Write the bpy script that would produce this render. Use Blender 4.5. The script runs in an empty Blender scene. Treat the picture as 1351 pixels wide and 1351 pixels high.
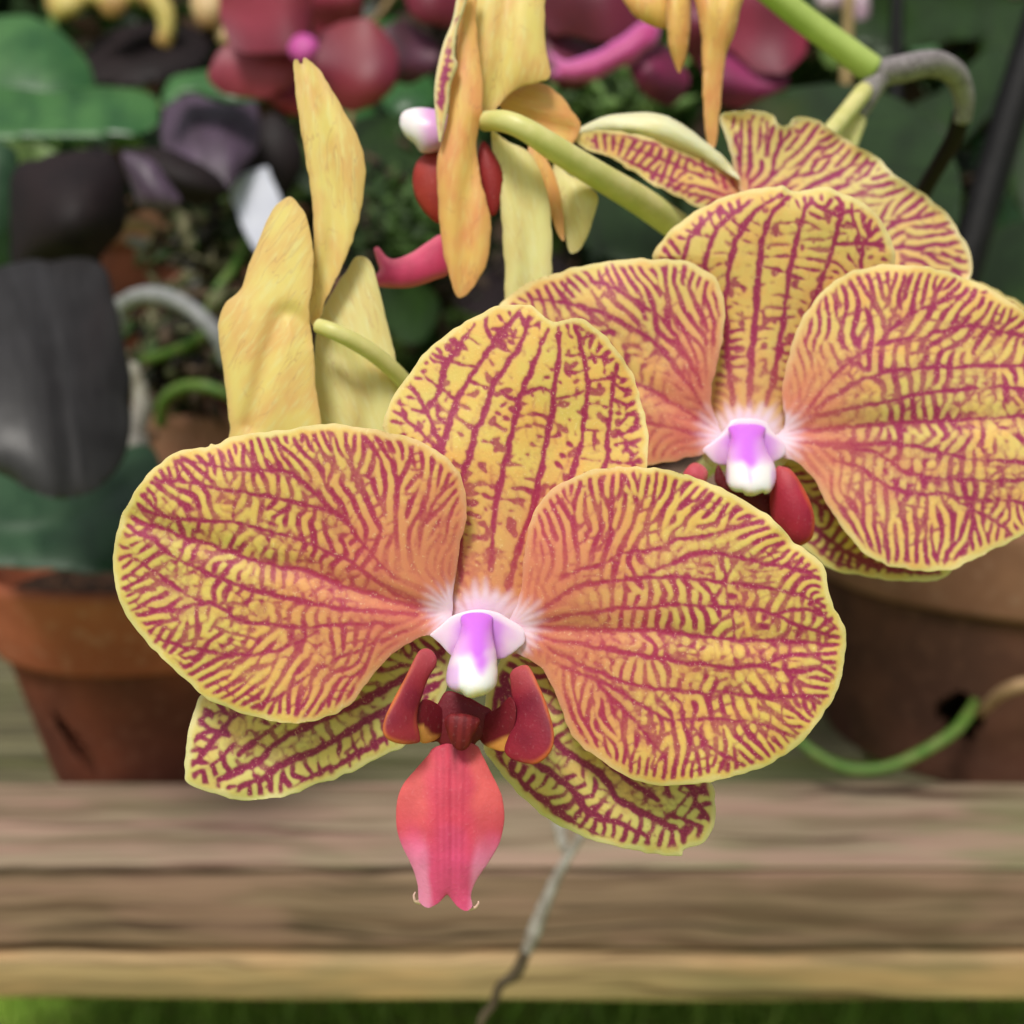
import bpy, math, random
import numpy as np
from mathutils import Vector, Matrix
R = math.radians
rng = np.random.default_rng(7)
random.seed(11)

# ------------------------------------------------------------------ 2-D curves and vein patterns
def catmull(pts, closed=True, step=2.0):
    P = np.array(pts, float); n = len(P); out = []
    segs = n if closed else n-1
    for i in range(segs):
        if closed: p0, p1, p2, p3 = P[(i-1) % n], P[i], P[(i+1) % n], P[(i+2) % n]
        else: p0, p1, p2, p3 = P[max(i-1, 0)], P[i], P[i+1], P[min(i+2, n-1)]
        m = max(2, int(np.linalg.norm((p2-p1)[:2])/step))
        t = np.linspace(0, 1, m, endpoint=False)[:, None]
        out.append(0.5*((2*p1)+(-p0+p2)*t+(2*p0-5*p1+4*p2-p3)*t*t+(-p0+3*p1-3*p2+p3)*t**3))
    if not closed: out.append(P[-1:])
    return np.vstack(out)

def inside(poly, X, Y):
    c = np.zeros(X.shape, bool); n = len(poly); j = n-1
    for i in range(n):
        xi, yi = poly[i]; xj, yj = poly[j]
        if yi != yj:
            c ^= ((yi > Y) != (yj > Y)) & (X < (xj-xi)*(Y-yi)/(yj-yi)+xi)
        j = i
    return c

def nearest(pts, X, Y):
    """index of and distance to the nearest of pts for every grid point"""
    sh = X.shape; x = X.ravel(); y = Y.ravel()
    d = np.empty(x.size); k = np.empty(x.size, int)
    ch = max(1, int(6e6/len(pts)))
    for a in range(0, x.size, ch):
        D = (x[a:a+ch, None]-pts[None, :, 0])**2+(y[a:a+ch, None]-pts[None, :, 1])**2
        kk = D.argmin(1); k[a:a+ch] = kk; d[a:a+ch] = np.sqrt(D[np.arange(len(kk)), kk])
    return k.reshape(sh), d.reshape(sh)

def ffilt(u, sig):
    fy = np.fft.fftfreq(u.shape[0])[:, None]; fx = np.fft.rfftfreq(u.shape[1])[None, :]
    return np.fft.irfft2(np.fft.rfft2(u)*np.exp(-2*(math.pi*sig)**2*(fx*fx+fy*fy)), s=u.shape)

def snoise(shape, sig):
    n = ffilt(rng.standard_normal(shape), sig); n = n-n.mean()
    return n/(n.std()+1e-9)

def sstep(a, b, x):
    t = np.clip((x-a)/(b-a), 0, 1); return t*t*(3-2*t)

class Sheet:
    """a grid over a traced outline, in photo pixels"""
    def __init__(s, outline, step=1.5, closed_step=1.5, rough=0.0):
        s.step = step
        s.poly = catmull(outline, True, closed_step)
        if rough:      # the small nicks and waves of a real margin
            n = len(s.poly); f = np.fft.rfftfreq(n)*n; g = np.random.default_rng(n)
            k = g.standard_normal((2, len(f)))+1j*g.standard_normal((2, len(f))); k *= np.exp(-(f/(n/14))**2)
            w_ = np.fft.irfft(k, n=n, axis=1); w_ /= w_.std(); s.poly = s.poly+rough*w_.T
        lo = s.poly.min(0)-3*step; hi = s.poly.max(0)+3*step
        s.xs = np.arange(lo[0], hi[0], step); s.ys = np.arange(lo[1], hi[1], step)
        s.X, s.Y = np.meshgrid(s.xs, s.ys)
        s.m = inside(s.poly, s.X, s.Y)
        s.kb, s.db = nearest(s.poly, s.X, s.Y)
        s.db = np.where(s.m, s.db, -s.db)

def inflate(sh, power=0.5, it=900):
    """smooth pillow height 0..1 over a sheet (Poisson)"""
    m = sh.m; u = np.where(m, np.maximum(sh.db, 0), 0.0)
    u = u*u.max()*0.5
    h2 = sh.step**2
    for _ in range(it):
        v = 0.25*(np.roll(u, 1, 0)+np.roll(u, -1, 0)+np.roll(u, 1, 1)+np.roll(u, -1, 1)+h2)
        u = np.where(m, v, 0)
    u = u/u.max()
    return u**power

def veins(sh, base, mains, fans=(), lam=(11.2, 16.0), tilt=18, border=7, wmain=(5.8, 4.6), fine=1.0,
          sparse=0.06, baser=70, duty=0.06, seed=1, rw=1.0, fade=(60, 170), soft=1.0, loop=0.9, haze=0.8, dots=0.0, brk=1.0, cell=21, cellmix=.6):
    global rng
    rng = np.random.default_rng(seed)
    st = sh.step; X, Y = sh.X, sh.Y; shp = X.shape
    wob = snoise(shp, 5/st), snoise(shp, 5/st)
    Xw = X+wob[0]*0.9; Yw = Y+wob[1]*0.9
    pts = []; tan = []; wid = []
    for mn in mains:
        w = None
        if isinstance(mn[0], (int, float)): w, mn = mn[0], mn[1]
        c = catmull(mn, False, 2.5); t = np.gradient(c, axis=0); t /= np.linalg.norm(t, axis=1)[:, None]+1e-9
        s_ = np.linspace(0, 1, len(c)); ww = (w or 1)*(wmain[0]*(1-s_)+wmain[1]*s_)
        pts.append(c); tan.append(t); wid.append(ww)
    pts = np.vstack(pts); tan = np.vstack(tan); wid = np.concatenate(wid)
    k, dm = nearest(pts, Xw, Yw)
    T = tan[k]; W = wid[k]
    a = np.stack([X-pts[k][..., 0], Y-pts[k][..., 1]], -1); a /= np.linalg.norm(a, axis=-1, keepdims=True)+1e-6
    # tilt branches towards the rim; T runs from base to tip
    da = a*math.cos(R(tilt))+T*math.sin(R(tilt))
    ang = np.arctan2(da[..., 1], da[..., 0]); wA = 0.75*np.exp(-(dm/26)**2)+0.05
    Z = wA*np.exp(2j*ang)
    q = sh.poly[sh.kb]; n = np.stack([q[..., 0]-X, q[..., 1]-Y], -1)
    angb = np.arctan2(n[..., 1], n[..., 0])
    Z = Z+1.1*np.exp(-(sh.db/24)**2)*np.exp(2j*angb)
    ft = None
    if fans:
        fp = []; ftn = []
        for f_ in fans:
            c = catmull(f_, False, 3); t = np.gradient(c, axis=0); fp.append(c); ftn.append(t)
        fp = np.vstack(fp); ftn = np.vstack(ftn)
        kf, df = nearest(fp, Xw, Yw); tf = ftn[kf]
        Z = Z+2.6*np.exp(-(df/22)**2)*np.exp(2j*np.arctan2(tf[..., 1], tf[..., 0]))
    rb = np.hypot(X-base[0], Y-base[1])
    Z = Z+3*np.exp(-(rb/baser)**2)*np.exp(2j*np.arctan2(Y-base[1], X-base[0]))
    Z = ffilt(Z.real, 4/st)+1j*ffilt(Z.imag, 4/st)
    th = (0.5*np.angle(Z)+0.30*snoise(shp, 9/st)*(1-0.4*sstep(30, 0, sh.db))) % math.pi
    ink_m = sstep(W/2+1.1*soft, W/2-1.1*soft, dm+snoise(shp, 2.2/st)*0.55+snoise(shp, 12/st)*0.4)
    if fans:
        ink_f = sstep(3.4, 1.6, df+snoise(shp, 3/st)*0.7)
    NO = 12
    fy = np.fft.fftfreq(shp[0])[:, None]; fx = np.fft.rfftfreq(shp[1])[None, :]
    def bank(l):
        l = l/st; f0 = 1/l; H = []
        for j in range(NO):
            t = math.pi*j/NO             # stripe direction
            fa = fx*math.cos(t)+fy*math.sin(t); fc = -fx*math.sin(t)+fy*math.cos(t)
            H.append(np.exp(-((np.abs(fc)-f0)/(0.33*f0))**2*0.9-(fa/(0.36*f0))**2))
        return H
    B1, B2 = bank(lam[0]), bank(lam[1])
    mixl = sstep(22, 55, sh.db+snoise(shp, 14/st)*5)
    def weave(th, n_it, clamp):
        jj = th/math.pi*NO; j0 = np.floor(jj).astype(int) % NO; fr = jj-np.floor(jj); j1 = (j0+1) % NO
        u = ffilt(rng.standard_normal(shp), 1.5)*3
        for itn in range(n_it):
            Fu = np.fft.rfft2(u); v = np.zeros(shp)
            for j in range(NO):
                w = np.where(j0 == j, 1-fr, 0)+np.where(j1 == j, fr, 0)
                if lam[0] == lam[1]: g = np.fft.irfft2(Fu*B1[j], s=shp)
                else: g = np.fft.irfft2(Fu*B1[j], s=shp)*(1-mixl)+np.fft.irfft2(Fu*B2[j], s=shp)*mixl
                v += w*g
            v /= v.std()
            u = np.tanh(1.5*v+duty)
            if clamp:
                u = np.maximum(u, 1.25*ink_m*2-1) if itn > 1 else u+ink_m
                if fans: u = np.maximum(u, ink_f*1.6-1)
                u = np.where(sh.db < border, -1, u)
        return v
    v = weave(th, 6, True); vx = weave((th+1.15) % math.pi, 4, False)
    br = snoise(shp, 10/st)*0.22*brk+snoise(shp, 3.2/st)*0.24*brk
    ink = sstep(-0.05-0.25*soft, 0.30+0.35*soft, v*0.55+0.10+duty-br*(0.6+sparse)-sparse*sstep(14, 45, sh.db+snoise(shp, 12/st)*8))
    ink *= sstep(border-2, border+5, sh.db+snoise(shp, 5/st)*1.6)
    inkm = ink_m*sstep(border-1, border+3, sh.db+snoise(shp, 5/st)*1.4)
    far = sstep(fade[0], fade[1], rb)
    # closed cells between the main veins
    sp = cell; gx_, gy_ = np.meshgrid(np.arange(X.min(), X.max(), sp), np.arange(Y.min(), Y.max(), sp*.85)); gx_ = gx_+(np.arange(gx_.shape[0]) % 2)[:, None]*sp/2
    sd_ = np.stack([gx_.ravel(), gy_.ravel()], 1)+rng.uniform(-.36*sp, .36*sp, (gx_.size, 2))
    Xv, Yv = X+snoise(shp, 4/st)*1.6, Y+snoise(shp, 4/st)*1.6; k1, f1 = nearest(sd_, Xv, Yv)
    f2 = np.full(shp, 1e9); ii = np.round((X-X.min())/sp).astype(int); jx = np.round((Y-Y.min())/(sp*.85)).astype(int); nx_, ny_ = gx_.shape[1], gx_.shape[0]
    for dj in range(-2, 3):
        for di in range(-2, 3):
            kk = np.clip(jx+dj, 0, ny_-1)*nx_+np.clip(ii+di, 0, nx_-1); q_ = sd_[kk]; dd = np.hypot(q_[..., 0]-Xv, q_[..., 1]-Yv)
            f2 = np.where((kk != k1) & (dd < f2), dd, f2)
    net = sstep(6.2, 2.6, (f2-f1)+snoise(shp, 3/st)*.9+1.2*np.maximum(0, snoise(shp, 9/st)))
    mi = sstep(34, 60, sh.db+snoise(shp, 12/st)*6)*sstep(70, 130, rb)*sstep(27, 20, dm)*cellmix*sstep(-.25, .35, snoise(shp, 17/st))*(sstep(8, 20, df) if fans else 1)
    ink = ink*(1-mi)+net*mi*(1-.0*ink)
    # sparse bridges tie the fine veins into a net
    loops = sstep(0.35, 0.75, vx*0.55-br*0.3)*sstep(-0.1, 0.6, snoise(shp, 9/st))*sstep(border+2, border+9, sh.db)*loop
    if dots: loops = np.maximum(loops, sstep(1.25, 1.7, snoise(shp, 4.2/st)+0.5*dots*(1-sstep(90, 260, rb)))*sstep(20, 32, sh.db))
    rung = 1-0.34*sstep(18, 50, sh.db)*sstep(-1.0, 1.2, snoise(shp, 12/st))
    halo = 0.32*np.exp(-(dm/8.5)**2)*sstep(border, border+14, sh.db)
    ink = np.maximum(ink*rung, loops*0.8)
    out = np.maximum(ink*fine*(0.42+0.58*far), inkm*(0.62+0.38*far))
    out = 1-(1-out)*(1-halo*haze)
    blot = sstep(0.3, 1.6, snoise(shp, 16/st)+0.5*snoise(shp, 4/st))*0.28*sstep(30, 70, sh.db)*haze
    out = 1-(1-out)*(1-blot)
    if fans:
        out = np.maximum(out, ink_f*0.8*(0.2+0.8*far)*sstep(border-1, border+4, sh.db))
    out = ffilt(out, 0.75); speck = snoise(shp, 1.2/st)*0.04
    return np.clip(out+speck*(out > 0.1), 0, 1), rb
# ------------------------------------------------------------------ traced outlines and veins (photo pixels)
def tr(ox, oy, sc, pts): return [(ox+x/sc, oy+y/sc) for x, y in pts]
def ZA(p): return tr(130, 540, 2.702, p)
def ZB(p): return tr(650, 590, 2.702, p)
def ZD(p): return tr(480, 380, 3.3775, p)
def Z3(p): return tr(900, 0, 2.995, p)
def Z6(p): return tr(900, 450, 2.995, p)
def Z7(p): return tr(0, 900, 2.996, p)
def Z9(p): return tr(500, 1000, 2.702, p)
def Z5(p): return tr(450, 750, 3.86, p)
def Z2(p): return tr(450, 0, 3.002, p)

PET = {}
PET['AL'] = dict(
 outline=ZA([(1262,705),(1266,640),(1275,580),(1290,480),(1312,380),(1308,290),(1270,200),(1180,130),(1050,85),(900,62),(800,50),(700,68),(600,80),
  (480,97),(425,126),(402,122),(380,136),(300,145),(240,175),(160,250),(100,350),(70,430),(52,530),(55,600),(75,690),(130,780),(190,850),(260,920),
  (330,985),(400,1035),(500,1080),(600,1108),(700,1118),(800,1100),(880,1065),(940,1000),(1010,910),(1080,850),(1150,812),(1215,800),(1255,760)]),
 base=(597,806),
 mains=[(1.25,ZA([(1200,730),(1050,680),(870,630),(740,575),(640,560),(530,530),(400,485),(290,450),(190,415),(135,395)])),
  ZA([(1150,700),(1000,620),(900,545),(800,505),(700,460),(600,430),(480,405),(360,395),(250,385),(190,365),(150,345)]),
  ZA([(1050,600),(960,500),(900,430),(830,365),(740,345),(620,310),(500,295),(370,270),(260,255),(200,250)]),
  ZA([(830,365),(740,270),(680,230),(600,215),(490,215),(400,200),(330,190),(250,180)]),
  (1.1,ZA([(1130,730),(980,720),(800,700),(690,675),(560,645),(450,610),(350,570),(270,525),(190,465),(120,430)])),
  ZA([(1050,770),(900,765),(760,775),(600,765),(500,750),(420,700),(330,670),(240,610),(170,555),(100,520)]),
  (.8,ZA([(420,700),(350,700),(240,720),(150,700)])),
  (.8,ZA([(1100,790),(950,850),(850,890),(740,950),(650,1020),(560,1060)])),
  (.8,ZA([(780,790),(640,860),(560,870),(430,870),(330,850),(250,830),(180,790)])),
  (.8,ZA([(250,385),(180,330),(160,300)])), (.8,ZA([(480,400),(490,330),(490,295)])),(.7,ZA([(360,395),(350,440),(345,465)]))],
 fans=[ZA([(1050,450),(1060,300),(1055,190),(1020,95)]),ZA([(1060,290),(1105,190),(1120,110)]),ZA([(1130,480),(1170,330),(1200,190)]),ZA([(1200,520),(1225,420),(1290,310)]),ZA([(1000,400),(930,290),(905,200),(880,85)]),
  ZA([(905,250),(950,170),(950,85)]),ZA([(880,370),(810,270),(770,150),(720,85)]),ZA([(820,270),(840,160),(815,75)]),ZA([(700,230),(650,150),(620,100)]),ZA([(560,215),(520,140),(490,105)]),ZA([(480,210),(430,150)]),ZA([(1140,420),(1200,330),(1260,230)]),
  ZA([(900,860),(860,960),(790,1075)]),ZA([(980,850),(940,940),(880,1020)]),ZA([(1060,820),(1000,880)]),ZA([(770,940),(730,1010),(700,1090)]),ZA([(690,900),(620,990),(520,1050)]),
  ZA([(590,880),(500,970),(420,1010)]),ZA([(480,880),(400,950),(340,970)]),ZA([(380,870),(310,920),(260,900)]),ZA([(250,830),(220,870)]),ZA([(200,590),(90,600)]),ZA([(240,720),(140,730)]),ZA([(200,640),(100,650)]),
  ZA([(260,250),(210,210),(190,200)]),ZA([(340,260),(300,200),(270,170)])])
PET['AR'] = dict(
 outline=ZB([(70,600),(98,520),(108,410),(128,290),(160,210),(210,150),(290,105),(380,78),(480,70),(560,72),(660,90),(760,120),(850,165),(940,215),
  (1000,260),(1050,310),(1075,340),(1110,360),(1160,400),(1188,435),(1195,500),(1215,570),(1250,620),(1262,660),(1255,740),(1240,840),(1200,920),
  (1160,980),(1100,1050),(1040,1100),(970,1135),(860,1170),(760,1195),(640,1207),(540,1198),(460,1165),(370,1105),(300,1050),(265,990),(240,920),
  (215,860),(180,800),(130,755),(85,735),(45,700),(40,640)]),
 base=(672,826),
 mains=[(1.1,ZB([(100,650),(250,645),(400,652),(560,652),(700,668),(850,685),(1000,690),(1100,695),(1190,700)])),
  (1.1,ZB([(110,640),(250,605),(400,580),(540,572),(650,562),(770,568),(900,575),(1000,600),(1050,620),(1130,650),(1200,670)])),
  (.8,ZB([(1000,600),(1080,580),(1150,590),(1230,620)])),
  ZB([(150,600),(280,510),(400,480),(500,470),(620,462),(760,475),(900,490),(1000,505),(1100,530),(1190,570)]),
  (.9,ZB([(250,460),(380,420),(460,380),(560,370),(680,325),(800,310),(900,280),(960,270)])),
  ZB([(560,440),(650,410),(740,375),(850,385),(950,410),(1050,430),(1130,450)]),
  (1.1,ZB([(150,680),(300,700),(430,720),(560,750),(700,770),(850,785),(950,775),(1050,745),(1150,735),(1230,740)])),
  ZB([(200,720),(330,780),(450,830),(560,855),(700,870),(850,880),(1000,888),(1130,885),(1210,890)]),
  (.9,ZB([(250,780),(400,840),(500,900),(600,960),(700,970),(830,970),(940,985),(1020,1010),(1080,1040)])),
  (.8,ZB([(380,850),(460,930),(540,1020),(600,1080),(620,1150)])),(.8,ZB([(700,970),(750,1050),(850,1110),(900,1140)])),
  (.8,ZB([(950,775),(1050,800),(1130,795),(1180,770)])),(.7,ZB([(1010,600),(980,650)])),(.7,ZB([(850,575),(860,680)])),(.7,ZB([(1060,800),(1065,880)])),(.7,ZB([(830,470),(835,550)])),
  (.8,ZB([(1130,560),(1190,610),(1230,650)]))],
 fans=[ZB([(300,400),(290,250),(310,130)]),ZB([(290,260),(250,180)]),ZB([(360,400),(420,280),(470,100)]),ZB([(390,330),(385,200),(390,95)]),ZB([(470,350),(530,200),(560,100)]),ZB([(540,320),(620,200),(690,120)]),
  ZB([(650,300),(730,210),(790,150)]),ZB([(750,290),(850,230),(880,200)]),ZB([(860,290),(940,245)]),ZB([(215,450),(215,300),(180,215)]),ZB([(170,500),(155,400),(150,300)]),ZB([(960,400),(1040,340)]),ZB([(1050,430),(1110,390)]),
  ZB([(1060,520),(1110,460),(1170,430)]),
  ZB([(270,870),(290,960),(340,1060)]),ZB([(350,860),(370,960),(420,1110)]),ZB([(400,870),(460,1000),(490,1140)]),ZB([(560,930),(580,1040),(570,1150)]),ZB([(620,960),(660,1060),(650,1170)]),ZB([(690,980),(720,1080),(740,1170)]),
  ZB([(800,975),(830,1040),(830,1140)]),ZB([(850,975),(900,1060),(960,1110)]),ZB([(940,985),(1000,1040),(1040,1080)]),ZB([(950,890),(1000,950),(1090,1020)]),ZB([(1040,890),(1080,950),(1140,980)]),ZB([(1130,885),(1170,920)]),ZB([(1150,820),(1220,830)])])
PET['AD'] = dict(
 outline=ZD([(85,625),(90,600),(130,480),(200,380),(300,260),(430,165),(560,95),(650,70),(740,75),(790,115),(845,150),(900,143),(960,135),(1050,190),(1130,280),
  (1200,390),(1245,530),(1265,650),(1262,790),(1220,900),(1120,1010),(950,1120),(830,1230),(760,1330),(755,1430),(700,1510),(640,1545),(540,1550),(450,1545),(385,1500),(360,1400),
  (390,1250),(380,1100),(330,950),(220,820),(120,720)]),
 base=(636,835),
 mains=[(1.2,ZD([(430,1300),(425,1000),(440,850),(470,750),(500,640),(530,570),(570,450),(620,370),(680,290),(710,220),(740,130)])),
  (1.2,ZD([(565,1250),(590,950),(620,830),(650,700),(680,560),(700,480),(740,380),(780,280),(810,210)])),
  (1.3,ZD([(640,1330),(700,1130),(750,1000),(770,900),(800,780),(820,640),(845,500),(855,400),(870,310),(870,200)])),
  (1.2,ZD([(800,1100),(880,930),(930,820),(970,680),(985,560),(1000,430),(985,330),(960,240),(940,160)])),
  (1.1,ZD([(350,950),(350,720),(370,640),(420,500),(490,370),(570,250),(620,190),(690,110)])),
  (.9,ZD([(575,230),(545,180),(550,120)])),(.9,ZD([(350,720),(300,600),(270,540),(215,450),(205,380)])),
  ZD([(290,530),(340,440),(360,350),(420,270),(490,160)]),
  (1.1,ZD([(1000,950),(1075,780),(1090,640),(1110,450),(1130,340)])),(.9,ZD([(340,740),(270,650),(190,590),(160,490)]))],
 cross=[ZD([(575,222),(630,215),(700,222)]),ZD([(300,290),(390,325),(500,350)]),ZD([(245,350),(280,400),(340,440),(410,500)]),ZD([(610,460),(650,495),(690,500)]),ZD([(700,480),(770,455),(840,460)]),
  ZD([(860,500),(920,480),(980,460)]),ZD([(900,300),(980,290)]),ZD([(900,378),(1000,370)]),ZD([(1010,410),(1060,408),(1110,400)]),ZD([(1000,515),(1100,530)]),ZD([(985,630),(1100,640)]),
  ZD([(975,705),(1080,705)]),ZD([(1110,665),(1170,640),(1240,620)]),ZD([(1140,610),(1180,565),(1240,555)]),ZD([(1100,780),(1235,775),(1255,745)]),ZD([(1000,310),(1060,300),(1100,290)]),
  ZD([(970,230),(1040,205)]),ZD([(1115,500),(1180,525),(1225,510)]),ZD([(1120,430),(1190,460),(1210,440)]),ZD([(1110,380),(1160,410)]),ZD([(1120,700),(1180,690),(1240,720)]),
  ZD([(350,330),(300,320),(290,290)]),ZD([(420,250),(370,230),(350,250)]),ZD([(270,550),(210,540)]),ZD([(260,540),(330,470)]),ZD([(230,640),(265,590)]),ZD([(480,200),(450,175)]),ZD([(980,250),(1000,190)]),
  ZD([(960,760),(1050,770)]),ZD([(335,530),(330,570),(360,600)])],
 fans=[])
PET['ASL'] = dict(
 outline=[(590,905),(560,962),(533,984),(502,999),(463,1019),(430,1031),(400,1042),(367,1052),(320,1057),(290,1050),(249,1034),(244,1017),(246,985),(252,950),(266,916),(300,880),(380,850),(470,835),(540,830),(590,845)],
 base=(600,880),
 mains=[(1.5,Z7([(1900,-250),(1700,-80),(1500,40),(1351,110),(1200,180),(1100,235),(1000,320),(870,380)])),(1.4,Z7([(1750,0),(1500,120),(1351,215),(1250,270),(1130,320),(1010,390),(950,410)])),
  (1.2,Z7([(1300,-60),(1050,60),(930,130),(850,220),(780,310)])),(1.0,Z7([(1200,90),(1080,180),(1010,230),(940,290)])),(1.,Z7([(900,210),(830,190),(760,240)])),
  (1.2,Z7([(1650,140),(1450,260),(1351,320),(1220,380),(1160,420)])),(.8,Z7([(940,130),(860,120),(790,150)])),(.8,Z7([(930,250),(860,310),(800,350)])),(.8,Z7([(850,260),(780,270)]))],
 fans=[])
PET['ASR'] = dict(
 outline=[(650,890),(636,960),(640,990),(650,1006),(670,1032),(700,1062),(740,1090),(780,1108),(830,1120),(880,1128),(899,1129),(904,1120),(930,1111),(942,1085),(944,1060),(938,1033),(900,1000),(850,960),(800,910),(740,850),(690,835)],
 base=(655,880),
 mains=[(1.5,Z9([(420,-330),(520,-120),(620,-60),(700,0),(780,50),(850,140),(950,200),(1050,250)])),(1.4,Z9([(430,-240),(480,-80),(540,0),(620,60),(700,130),(760,200),(850,230),(960,280)])),
  (1.1,Z9([(420,-60),(440,20),(500,80),(560,130),(640,190),(740,260),(830,290)])),(1.2,Z9([(700,-150),(800,0),(880,70),(940,110),(990,150)])),(1,Z9([(960,20),(1100,100),(1130,160),(1170,210)])),
  (.9,Z9([(1100,100),(1170,120),(1190,170)])),(.8,Z9([(1040,200),(1150,245)])),(.8,Z9([(780,300),(900,330),(1000,330)])),(.9,Z9([(1010,60),(1040,140)]))],
 fans=[])
PET['BR'] = dict(
 outline=[(1036,560),(1032,525),(1038,480),(1052,435),(1075,395),(1105,368),(1140,353),(1185,349),(1235,355),(1290,373),(1330,397),(1375,430),(1415,480),(1438,545),(1430,610),(1400,660),
  (1351,704),(1300,730),(1260,749),(1217,754),(1174,747),(1140,730),(1114,700),(1094,670),(1077,637),(1055,612),(1030,600),(1018,580)],
 base=(1020,575),
 mains=[(1.1,Z6([(430,360),(700,335),(900,320),(1100,312),(1351,300),(1500,300)])),Z6([(500,300),(800,240),(1000,200),(1200,185),(1351,190),(1500,210)]),
  Z6([(520,270),(720,150),(900,110),(1100,100),(1351,100),(1500,130)]),Z6([(450,400),(700,410),(900,410),(1100,460),(1351,480),(1480,480)]),
  Z6([(600,420),(750,440),(900,520),(1100,550),(1351,550)]),(.9,Z6([(600,470),(700,500),(850,590),(1050,610),(1250,630),(1351,640)])),(.8,Z6([(1050,610),(1200,690),(1290,760)])),
  (.9,Z6([(500,260),(640,100),(760,20),(950,-20),(1150,-60),(1400,0)])),(.8,Z6([(760,20),(900,-100),(1100,-180),(1300,-200)]))],
 fans=[Z3([(480,1300),(510,1180),(560,1100)]),Z3([(640,1330),(620,1200),(600,1110)]),Z3([(720,1330),(750,1200),(740,1080)]),Z3([(800,1330),(860,1200),(900,1090)]),Z3([(900,1340),(990,1220),(1080,1130)]),
  Z3([(1020,1340),(1120,1250),(1190,1200)]),Z3([(1150,1340),(1250,1270)]),Z3([(460,1400),(450,1300),(470,1230)]),
  Z6([(560,560),(620,680),(660,760)]),Z6([(640,560),(700,700),(760,840)]),Z6([(740,600),(790,740),(820,860)]),Z6([(860,640),(880,760),(900,870)]),Z6([(960,640),(960,760),(970,880)]),Z6([(1060,640),(1070,760),(1040,870)]),Z6([(1150,680),(1140,760),(1110,850)])])
PET['BL'] = dict(
 outline=[(948,560),(938,530),(944,490),(953,450),(957,405),(945,370),(925,352),(900,344),(850,341),(783,348),(716,366),(672,390),(640,430),(640,500),(680,560),(740,600),(800,618),(860,614),(905,604),(935,598),(955,585)],
 base=(962,575),
 mains=[[(935,560),(850,510),(780,480),(720,455),(670,440)],[(930,540),(870,460),(810,420),(750,400),(700,395)],[(930,575),(860,560),(780,550),(720,530)],[(925,510),(880,430),(830,390),(780,370)]],
 fans=[[(935,480),(925,420),(905,362)],[(910,480),(885,410),(860,352)],[(880,450),(850,400),(820,352)],[(850,430),(800,390),(770,358)],[(800,430),(750,395),(725,370)],[(940,450),(948,420),(940,385)]])
PET['BD'] = dict(
 outline=[(862,345),(868,325),(888,300),(915,280),(940,266),(975,253),(1010,247),(1032,246),(1048,253),(1075,248),(1100,250),(1130,262),(1155,282),(1172,305),(1181,345),(1170,385),(1120,440),(1062,490),(1046,530),(1052,575),(1036,612),(985,625),(934,612),(922,575),(932,525),(940,460),(920,410),(885,370)],
 base=(985,592),
 mains=[(1.3,Z3([(270,1600),(270,1450),(280,1340),(300,1100),(320,950),(350,860),(430,760)])),(1.3,Z3([(330,1600),(370,1450),(390,1340),(430,1050),(480,850),(510,790)])),
  (1.2,Z3([(200,1600),(180,1400),(170,1250),(180,1100),(220,930),(300,830),(390,775)])),(1.2,Z3([(430,1500),(500,1250),(570,1060),(610,920),(630,820),(600,770)])),
  Z3([(100,1200),(90,1050),(130,920),(200,850),(280,790)]),Z3([(650,1200),(700,1060),(720,960),(780,900)]),Z3([(0,1080),(10,1000),(60,900),(160,820)]),(.9,Z3([(610,970),(720,960),(800,980)])),(.8,Z3([(620,850),(700,830)]))],
 fans=[])
PET['BSR'] = dict(
 outline=[(1000,640),(1040,700),(1075,735),(1100,752),(1150,762),(1220,768),(1240,765),(1257,752),(1250,720),(1200,690),(1140,650),(1080,620),(1030,605)],
 base=(1005,620),
 mains=[(1.3,[(1020,640),(1070,690),(1120,730),(1180,752),(1240,757)]),(1.1,[(1020,625),(1090,670),(1150,710),(1220,730)]),(1,[(1040,690),(1090,735),(1130,752)])],
 fans=[])
PET['CR'] = dict(
 outline=Z3([(150,462),(200,440),(280,435),(350,450),(382,488),(420,492),(450,462),(520,465),(580,510),(640,545),(700,585),(760,610),(810,665),(870,710),(950,760),(1030,830),(1090,900),(1130,980),(1145,1040),(1130,1110),
  (1050,1170),(900,1180),(700,1120),(450,1020),(280,880),(225,740),(190,600)]),
 base=(978,275),
 mains=[(.9,Z3([(240,800),(230,650),(200,500)])),(.9,Z3([(260,800),(270,650),(260,480)])),(1.0,Z3([(290,830),(350,680),(390,580),(450,480)])),(1.0,Z3([(300,830),(420,720),(520,600),(580,540)])),
  (1.0,Z3([(320,850),(500,750),(650,660),(760,640)])),(1,Z3([(330,860),(600,800),(760,740),(860,730)])),(1,Z3([(340,880),(600,880),(800,880),(1020,840)])),(1,Z3([(350,900),(650,960),(850,980),(1100,960)])),(1,Z3([(360,930),(650,1040),(850,1060),(1100,1080)]))],
 fans=[Z3([(520,640),(600,560)]),Z3([(330,620),(330,480)]),Z3([(650,720),(740,640)]),Z3([(850,860),(960,790)]),Z3([(950,900),(1060,900)]),Z3([(950,1000),(1100,1020)]),Z3([(700,760),(820,720)])])
PET['CL'] = dict(
 outline=[(755,179),(790,171),(830,175),(880,188),(920,203),(950,220),(976,240),(972,262),(930,277),(905,266),(860,242),(810,212),(772,196)],
 base=(985,262),
 mains=[[(965,245),(900,222),(840,198),(780,184)],[(960,258),(880,235),(820,210),(780,192)],[(965,238),(900,205),(850,186),(800,178)],[(950,265),(900,252),(860,236)]],
 fans=[])
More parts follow.
